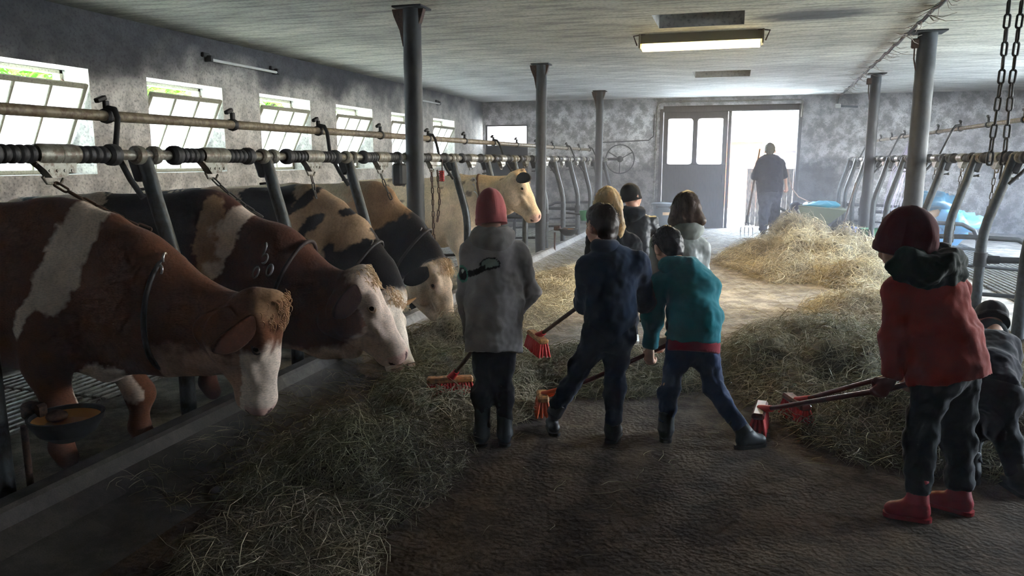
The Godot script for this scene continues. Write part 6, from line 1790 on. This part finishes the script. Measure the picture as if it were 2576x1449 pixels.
	for i in 34:
		var a := Vector3(2.60 + rng.randf_range(-0.03, 0.03), 1.82, -13.0 + rng.randf_range(-0.06, 0.06))
		var b := Vector3(2.33 + rng.randfn() * 0.07, 0.62 + rng.randf() * 0.5, -12.8 + rng.randfn() * 0.09)
		g.tube([a, a.lerp(b, 0.3) + Vector3(rng.randfn(), 0, rng.randfn()) * 0.02, a.lerp(b, 0.6) + Vector3(rng.randfn(), 0, rng.randfn()) * 0.05, b], 0.003, 4)
	tag(obj("twine_bundle", g, M.lilac_twine), "bundle of pale lilac baler twine hanging from the upper pipe", "twine", "", "stuff")
	# pole leaning at the second post, tubs hooked on
	g = Geo.new(); g.tube([Vector3(1.92, 1.10, -13.52), Vector3(1.66, 0.0, -13.26)], 0.014, 8)
	tag(obj("leaning_pole", g, M.fork_wood), "thin wooden pole leaning beside the second post", "pole")
	for e in [[Vector3(1.86, 0.33, -13.5), M.blue_plastic, "small blue plastic tub left of the rusty second post", 0.13], [Vector3(2.12, 0.36, -12.9), M.green_plastic, "green half-round plastic bowl right of the second post", 0.17]]:
		w = thing("plastic_tub", e[2], "tub", e[0])
		g = Geo.new(); var r: float = e[3]
		g.lathe(Vector3.ZERO, Basis.IDENTITY, [Vector2(0.005, -r * 0.75), Vector2(r * 0.55, -r * 0.7), Vector2(r * 0.85, -r * 0.35), Vector2(r, 0.03), Vector2(r * 1.04, 0.04), Vector2(r * 0.96, 0.03), Vector2(r * 0.8, -r * 0.3), Vector2(r * 0.5, -r * 0.62), Vector2(0.005, -r * 0.66)], 22); obj("bowl", g, e[1], w)
		g = Geo.new(); g.tube([Vector3(0, -r * 0.7, 0), Vector3(0, -r - 0.1, 0.0), Vector3(0.0, -0.36 if e[0].y > 0.35 else -0.33, 0.0)], 0.014, 6); obj("bracket", g, M.rusty_iron, w)
	w = thing("plastic_cup", "mint green cup fixed to a bar on the cows' side", "cup", Vector3(-2.30, 0.60, -11.95))
	g = Geo.new(); g.lathe(Vector3.ZERO, Basis.IDENTITY, [Vector2(0.005, -0.1), Vector2(0.06, -0.1), Vector2(0.085, 0.06), Vector2(0.08, 0.06), Vector2(0.055, -0.09), Vector2(0.005, -0.09)], 18); obj("cup", g, M.green_plastic, w)
	g = Geo.new(); g.tube([Vector3(-0.06, 0.0, 0), Vector3(-0.30, 0.02, 0.02)], 0.016, 8); obj("bracket", g, M.dark_iron, w)
	# small bucket behind the heap, control box under the rail
	w = thing("small_bucket", "small white bucket with orange rim just behind the hay heap", "bucket", Vector3(1.42, 0, -15.9))
	g = Geo.new(); g.lathe(Vector3.ZERO, Basis.IDENTITY, [Vector2(0.005, 0), Vector2(0.10, 0), Vector2(0.12, 0.2), Vector2(0.11, 0.2), Vector2(0.005, 0.02)], 20); obj("pail", g, M.white_plastic, w)
	mat("orange_plastic", Color(0.9, 0.45, 0.12), 0.4)
	g = Geo.new(); g.lathe(Vector3(0, 0.19, 0), Basis.IDENTITY, [Vector2(0.118, 0.0), Vector2(0.130, 0.0), Vector2(0.130, 0.03), Vector2(0.112, 0.035)], 20); obj("rim", g, M.orange_plastic, w)
	w = thing("rail_gearbox", "dark oblong box hung under the stall rail at the big post", "gearbox", Vector3(-2.90, 1.33, -6.25))
	g = Geo.new(); g.box(Vector3(0, 0, 0), Vector3(0.10, 0.20, 0.13), 0.02); obj("box", g, M.dark_iron, w)
	g = Geo.new(); g.tube([Vector3(0, 0.1, 0), Vector3(0, 0.15, 0)], 0.03, 10); obj("stem", g, M.dark_iron, w)

func small_hangings() -> void:
	# frayed rope on the bar at the right edge, red brush on the chain by the big post
	var g := Geo.new()
	for i in 26:
		var a := Vector3(2.10, 0.80 + rng.randf_range(-0.02, 0.02), -6.22) + Vector3(rng.randfn(), 0, rng.randfn()) * 0.014
		var b := a + Vector3(-0.03 + rng.randfn() * 0.025, -0.28 - rng.randf() * 0.12, -0.03 + rng.randfn() * 0.025)
		g.tube([a, a.lerp(b, 0.5) + Vector3(rng.randfn(), 0, rng.randfn()) * 0.012, b], [0.006, 0.006, 0.003], 4)
	g.tube([Vector3(2.05, 0.80, -6.16), Vector3(2.11, 0.81, -6.20), Vector3(2.10, 0.80, -6.25), Vector3(2.04, 0.80, -6.25)], 0.012, 6)
	tag(obj("frayed_rope", g, M.fork_wood), "frayed dark rope end tied round the bar at the right edge", "rope")
	var w := thing("hanging_brush", "small red brush hung beside the rusty double chain at the big post", "brush", Vector3(-2.84, 1.30, -7.14))
	g = Geo.new(); g.box(Vector3(0, 0, 0), Vector3(0.05, 0.11, 0.025), 0.008); obj("back", g, M.red_handle, w)
	g = Geo.new()
	for i in 18: g.tube([Vector3(-0.018 + 0.018 * (i % 3), 0.045 - 0.018 * (i / 3), 0.012), Vector3(-0.02 + 0.02 * (i % 3), 0.045 - 0.018 * (i / 3), 0.035)], 0.007, 5)
	obj("bristles", g, M.red_bristle, w)
	g = Geo.new(); g.tube([Vector3(0, 0.05, 0), Vector3(0, 0.16, 0), Vector3(-0.06, 0.18, 0.0)], 0.006, 6); obj("loop", g, M.rusty_iron, w)

func broom(label: String, head: Vector3, grip: Vector3, finish: Vector3, across: Vector3, len: float, block: Material, bristle: Material, handle: Material) -> void:
	var w := thing("broom", label, "broom", head, 0, "")
	var d := (grip - head).normalized()
	across = (across - Vector3.UP * across.y * 0.5).normalized()
	var side := across.cross(Vector3.UP).normalized()
	if side.dot(d) < 0: side = -side
	var up := side.cross(across).normalized()
	if up.y < 0: up = -up
	var bs := Basis(across, up, across.cross(up))
	var g := Geo.new(); g.box(up * 0.015, Vector3(len, 0.035, 0.065), 0.010, bs); obj("block", g, block, w)
	g = Geo.new()
	var n := int(len / 0.018)
	for i in n:
		for k in 4:
			var p := across * ((i + 0.5) / n - 0.5) * len * 0.96 + bs.z * (k - 1.5) * 0.015
			var lean := across * ((i + 0.5) / n - 0.5) * 0.05 + bs.z * (k - 1.5) * 0.012 + Vector3(rng.randfn(), 0, rng.randfn()) * 0.003
			g.tube([p, p - up * 0.04 + lean * 0.5, p - up * 0.085 + lean], [0.008, 0.0085, 0.0075], 5)
	obj("bristles", g, bristle, w)
	g = Geo.new()
	var pts := [up * 0.025, d * 0.10 + up * 0.012]
	for i in 6: pts.append((grip - head).lerp(finish - head, i / 5.0))
	g.tube(pts, 0.0125, 10); obj("handle", g, handle, w)
	g = Geo.new(); g.tube([up * 0.02, d * 0.11 + up * 0.01], [0.024, 0.017], 10); obj("socket", g, bristle, w)

func brooms() -> void:
	small_hangings()
	broom("broom with red bristles and pale wooden block left of the pink-hatted child's legs", Vector3(-1.535, 0.18, -3.93), Vector3(-1.325, 0.43, -3.745), Vector3(-1.17, 0.70, -3.86), Vector3(0.9, 0.0, -0.43), 0.27, M.broom_wood, M.red_bristle, M.fork_wood)
	broom("red broom swung in the air left of the navy child's waist", Vector3(-1.189, 0.300, -4.625), Vector3(-0.847, 0.606, -4.201), Vector3(-0.58, 0.80, -4.05), Vector3(-0.55, 0.1, -0.8), 0.26, M.broom_wood, M.red_bristle, M.fork_wood)
	broom("orange broom whose head shows beside the navy child's front shoe", Vector3(-1.00, 0.10, -4.02), Vector3(-0.731, 0.233, -4.02), Vector3(-0.226, 0.49, -4.13), Vector3(-0.3, 0, -0.9), 0.16, M.broom_wood, M.orange_bristle, M.red_handle)
	broom("red broom with long red handle held low by the child in red coat", Vector3(0.192, 0.105, -4.104), Vector3(0.663, 0.505, -3.35), Vector3(0.86, 0.56, -3.42), Vector3(0.12, 0, -1.0), 0.26, M.red_handle, M.red_bristle, M.red_handle)
	broom("second red-handled broom, held by the stooping child at the right", Vector3(0.390, 0.115, -4.28), Vector3(0.720, 0.412, -3.85), Vector3(1.03, 0.53, -3.88), Vector3(-0.35, 0, -0.9), 0.24, M.red_handle, M.red_bristle, M.red_handle)

func straw_mesh(kind: int, m: Material) -> ArrayMesh:
	var g := Geo.new()
	var L: float = [0.10, 0.15, 0.20][kind]
	var b: float = [0.012, 0.03, 0.06][kind]
	var p := []
	for i in 5:
		var t := i / 4.0 - 0.5
		p.append(Vector3(t * L, b * (0.25 - t * t) * 2.0, b * 0.5 * sin(t * 5.0 + kind)))
	g.tube(p, [0.0011, 0.0016, 0.0017, 0.0015, 0.0006], 3)
	return g.mesh(m)

func scatter(parent: Node3D, called: String, n: int, spot: Callable, meshes: Array, big := 1.0) -> void:
	for k in 3:
		var mm := MultiMesh.new()
		mm.transform_format = MultiMesh.TRANSFORM_3D
		mm.use_colors = true
		mm.mesh = meshes[k]
		mm.instance_count = n / 3
		for i in n / 3:
			var s: Array = spot.call()     # place, normal, shade
			var nn: Vector3 = s[1]
			var tx := nn.cross(Vector3(rng.randfn(), rng.randfn(), rng.randfn()).normalized()).normalized()
			tx = (tx + nn * rng.randfn() * s[3]).normalized()
			var tz := tx.cross(nn).normalized()
			var ty := tz.cross(tx)
			mm.set_instance_transform(i, Transform3D(Basis(tx, ty, tz) * Basis(Vector3.RIGHT, rng.randf_range(-0.9, 0.9)).scaled(Vector3.ONE * big * rng.randf_range(0.55, 1.35)), s[0]))
			mm.set_instance_color(i, s[2])
		var o := MultiMeshInstance3D.new()
		o.name = called
		o.multimesh = mm
		o.set_meta("kind", "stuff")
		parent.add_child(o, true)

func hay() -> void:
	var m := mat("straw", Color(1, 1, 1), 0.65)
	m.vertex_color_use_as_albedo = true
	m.backlight_enabled = true
	m.backlight = Color(0.3, 0.28, 0.2)
	m = mat("hay_mass", Color(1, 1, 1), 0.95)
	m.vertex_color_use_as_albedo = true
	triplanar(m, noise_tex(noise(0.16, 4, 91), [0.0, 0.35, 0.5, 0.65, 1.0], [grey(0.35), grey(0.6), grey(0.85), grey(1.0), grey(1.0)], 512), Vector3(2.4, 2.4, 2.4), null, Vector3.ONE, noise_tex(noise(0.14, 4, 92), [], [], 512, 8.0))
	m.normal_scale = 0.6
	var meshes := []
	for k in 3: meshes.append(straw_mesh(k, M.straw))
	var FRESH := Color(0.80, 0.71, 0.49); var OLD := Color(0.33, 0.28, 0.185); var GREEN := Color(0.20, 0.20, 0.115); var DIRT := Color(0.11, 0.085, 0.055)
	# [x, z, rx, rz, height, strands, colour a, colour b, label]
	var heaps := [
		[1.02, -11.0, 1.08, 1.6, 0.46, 15000, FRESH, OLD, "tall heap of pale hay in the aisle near the doorway"],
		[1.42, -9.55, 0.36, 0.6, 0.22, 3600, FRESH, OLD, "low hay ridge along the right trough before the tall heap"],
		[1.22, -7.45, 0.50, 0.62, 0.17, 4200, FRESH, OLD, "small hay pile left of the red coat child's hat"],
		[0.85, -5.45, 0.95, 1.35, 0.24, 9000, OLD, GREEN, "wide flattened hay pile swept together behind the long-handled brooms"],
		[1.15, -4.25, 0.75, 0.55, 0.16, 4200, GREEN, DIRT, "dark hay pile under the brooms beside the red coat"],
		[-1.90, -7.6, 0.42, 2.3, 0.12, 7500, FRESH, OLD, "strip of bright straw along the cows' trough behind the children"],
		[-1.92, -5.2, 0.42, 0.70, 0.17, 5200, OLD, GREEN, "hay pile under the noses of the third and fourth cows"],
		[-1.58, -4.15, 0.50, 0.72, 0.13, 6500, OLD, GREEN, "hay mound by the red broom and the dark cow's muzzle"],
		[-1.62, -2.95, 0.46, 0.55, 0.15, 4800, GREEN, DIRT, "dim hay mound in front of the nearest cow"],
		[-1.52, -2.25, 0.32, 0.34, 0.07, 1900, OLD, DIRT, "small loose straw tuft at the bottom left of the floor"],
		[-0.75, -5.0, 0.60, 0.55, 0.10, 3600, OLD, GREEN, "thin hay patch on the floor between the sweeping children"],
	]
	for e in heaps:
		var g := Geo.new()
		var n := 36; var q := 12
		var hgt := func(u: Vector2) -> float:     # height over the unit disc
			var r := u.length()
			var p := Vector3(u.x * e[2] * 2.2 + e[0], 0, u.y * e[3] * 2.2 + e[1])
			return e[4] * pow(maxf(0.0, 1.0 - r * r), 0.85) * (0.85 + 0.6 * nz.get_noise_3dv(p) + 0.34 * nz.get_noise_3dv(p * 2.6)) + 0.004
		var spread := func(a: float) -> float: return 1.0 + 0.16 * nz.get_noise_3d(cos(a) * 1.3 + e[0], 3.0, sin(a) * 1.3 + e[1])
		var at := Vector3(e[0], 0.0, e[1])
		var place := func(u: Vector2) -> Vector3:
			var k: float = spread.call(u.angle())
			var p := Vector3(u.x * e[2] * k, hgt.call(u), u.y * e[3] * k)
			var w := p + at
			if w.x < -2.1: p.y += minf(0.16, (-2.1 - w.x) * 0.35)     # lies on the trough's slope
			if w.x > 1.6: p.y += minf(0.16, (w.x - 1.6) * 0.35)
			return p
		for i in q + 1:
			for k in n + 1:
				var r := float(i) / q; var a := TAU * k / n
				var f := nz.get_noise_3d(cos(a) * r * 3.0 + e[0], e[1], sin(a) * r * 3.0) * 0.5 + 0.5
				g.col = (e[6] as Color).lerp(e[7], 0.45 + 0.5 * f) * 0.62
				g.put(place.call(Vector2(cos(a), sin(a)) * r), Vector3.UP)
		for i in q:
			for k in n:
				var a := i * (n + 1) + k
				g.face(a, a + n + 2, a + n + 1); g.face(a, a + 1, a + n + 2)
		var acc := PackedVector3Array(); acc.resize(g.v.size())
		for i in range(0, g.ix.size(), 3):
			var nn := (g.v[g.ix[i + 2]] - g.v[g.ix[i]]).cross(g.v[g.ix[i + 1]] - g.v[g.ix[i]])
			for d in 3: acc[g.ix[i + d]] += nn
		for i in acc.size(): g.n[i] = acc[i].normalized() if acc[i].length_squared() > 0.0 else Vector3.UP
		var o := obj("hay_heap", g, M.hay_mass, null, at)
		tag(o, e[8], "hay", "", "stuff")
		scatter(o, "straw", e[5], func() -> Array:
			var a := rng.randf() * TAU; var r := pow(rng.randf(), 0.55) * 1.08
			var u := Vector2(cos(a), sin(a)) * r
			var p: Vector3 = place.call(u)
			var px: Vector3 = place.call(u + Vector2(0.03, 0)); var pz: Vector3 = place.call(u + Vector2(0, 0.03))
			var nn := (pz - p).cross(px - p).normalized()
			if nn.y < 0.2: nn = Vector3.UP
			p += nn * (rng.randf() * rng.randf() * (0.05 + e[4] * 0.12) + 0.003)
			var f := clampf(nz.get_noise_3dv((p + at) * 1.4) * 0.8 + 0.5 + rng.randfn() * 0.28, 0.0, 1.0)
			return [p, nn, (e[7] as Color).lerp(e[6], f) * rng.randf_range(0.6, 1.35), 0.36], meshes, 1.35 if e[1] < -9.0 else 1.05)
	# single stalks all over the aisle
	var loose := thing("loose_straw", "single straws and chaff scattered thinly over the whole aisle", "straw")
	loose.set_meta("kind", "stuff")
	scatter(loose, "straw", 9000, func() -> Array:
		var z := -1.6 - 15.0 * pow(rng.randf(), 0.8)
		var x := rng.randf_range(-2.05, 1.55)
		if z > -4.5 and rng.randf() < 0.85: z -= 4.0 + 4.0 * rng.randf()
		var c := nz.get_noise_3d(x * 0.9, 0.0, z * 0.9)
		if c < -0.05 and rng.randf() < 0.75: x = -2.05 + 3.6 * rng.randf() * rng.randf()
		return [Vector3(x, 0.004, z), Vector3.UP, OLD.lerp(FRESH, rng.randf() * rng.randf()) * rng.randf_range(0.5, 1.2), 0.05], meshes, 0.7)
	# straw along the top of the troughs, under the cows' noses
	scatter(loose, "straw", 2400, func() -> Array:
		var z := -2.4 - 12.0 * rng.randf()
		var x := -2.15 - 0.33 * rng.randf()
		return [Vector3(x, 0.012 + maxf(0.0, -2.3 - x) * 0.45, z), Vector3(0.25, 1, 0).normalized(), OLD.lerp(GREEN, rng.randf()) * rng.randf_range(0.5, 1.2), 0.1], meshes, 0.8)
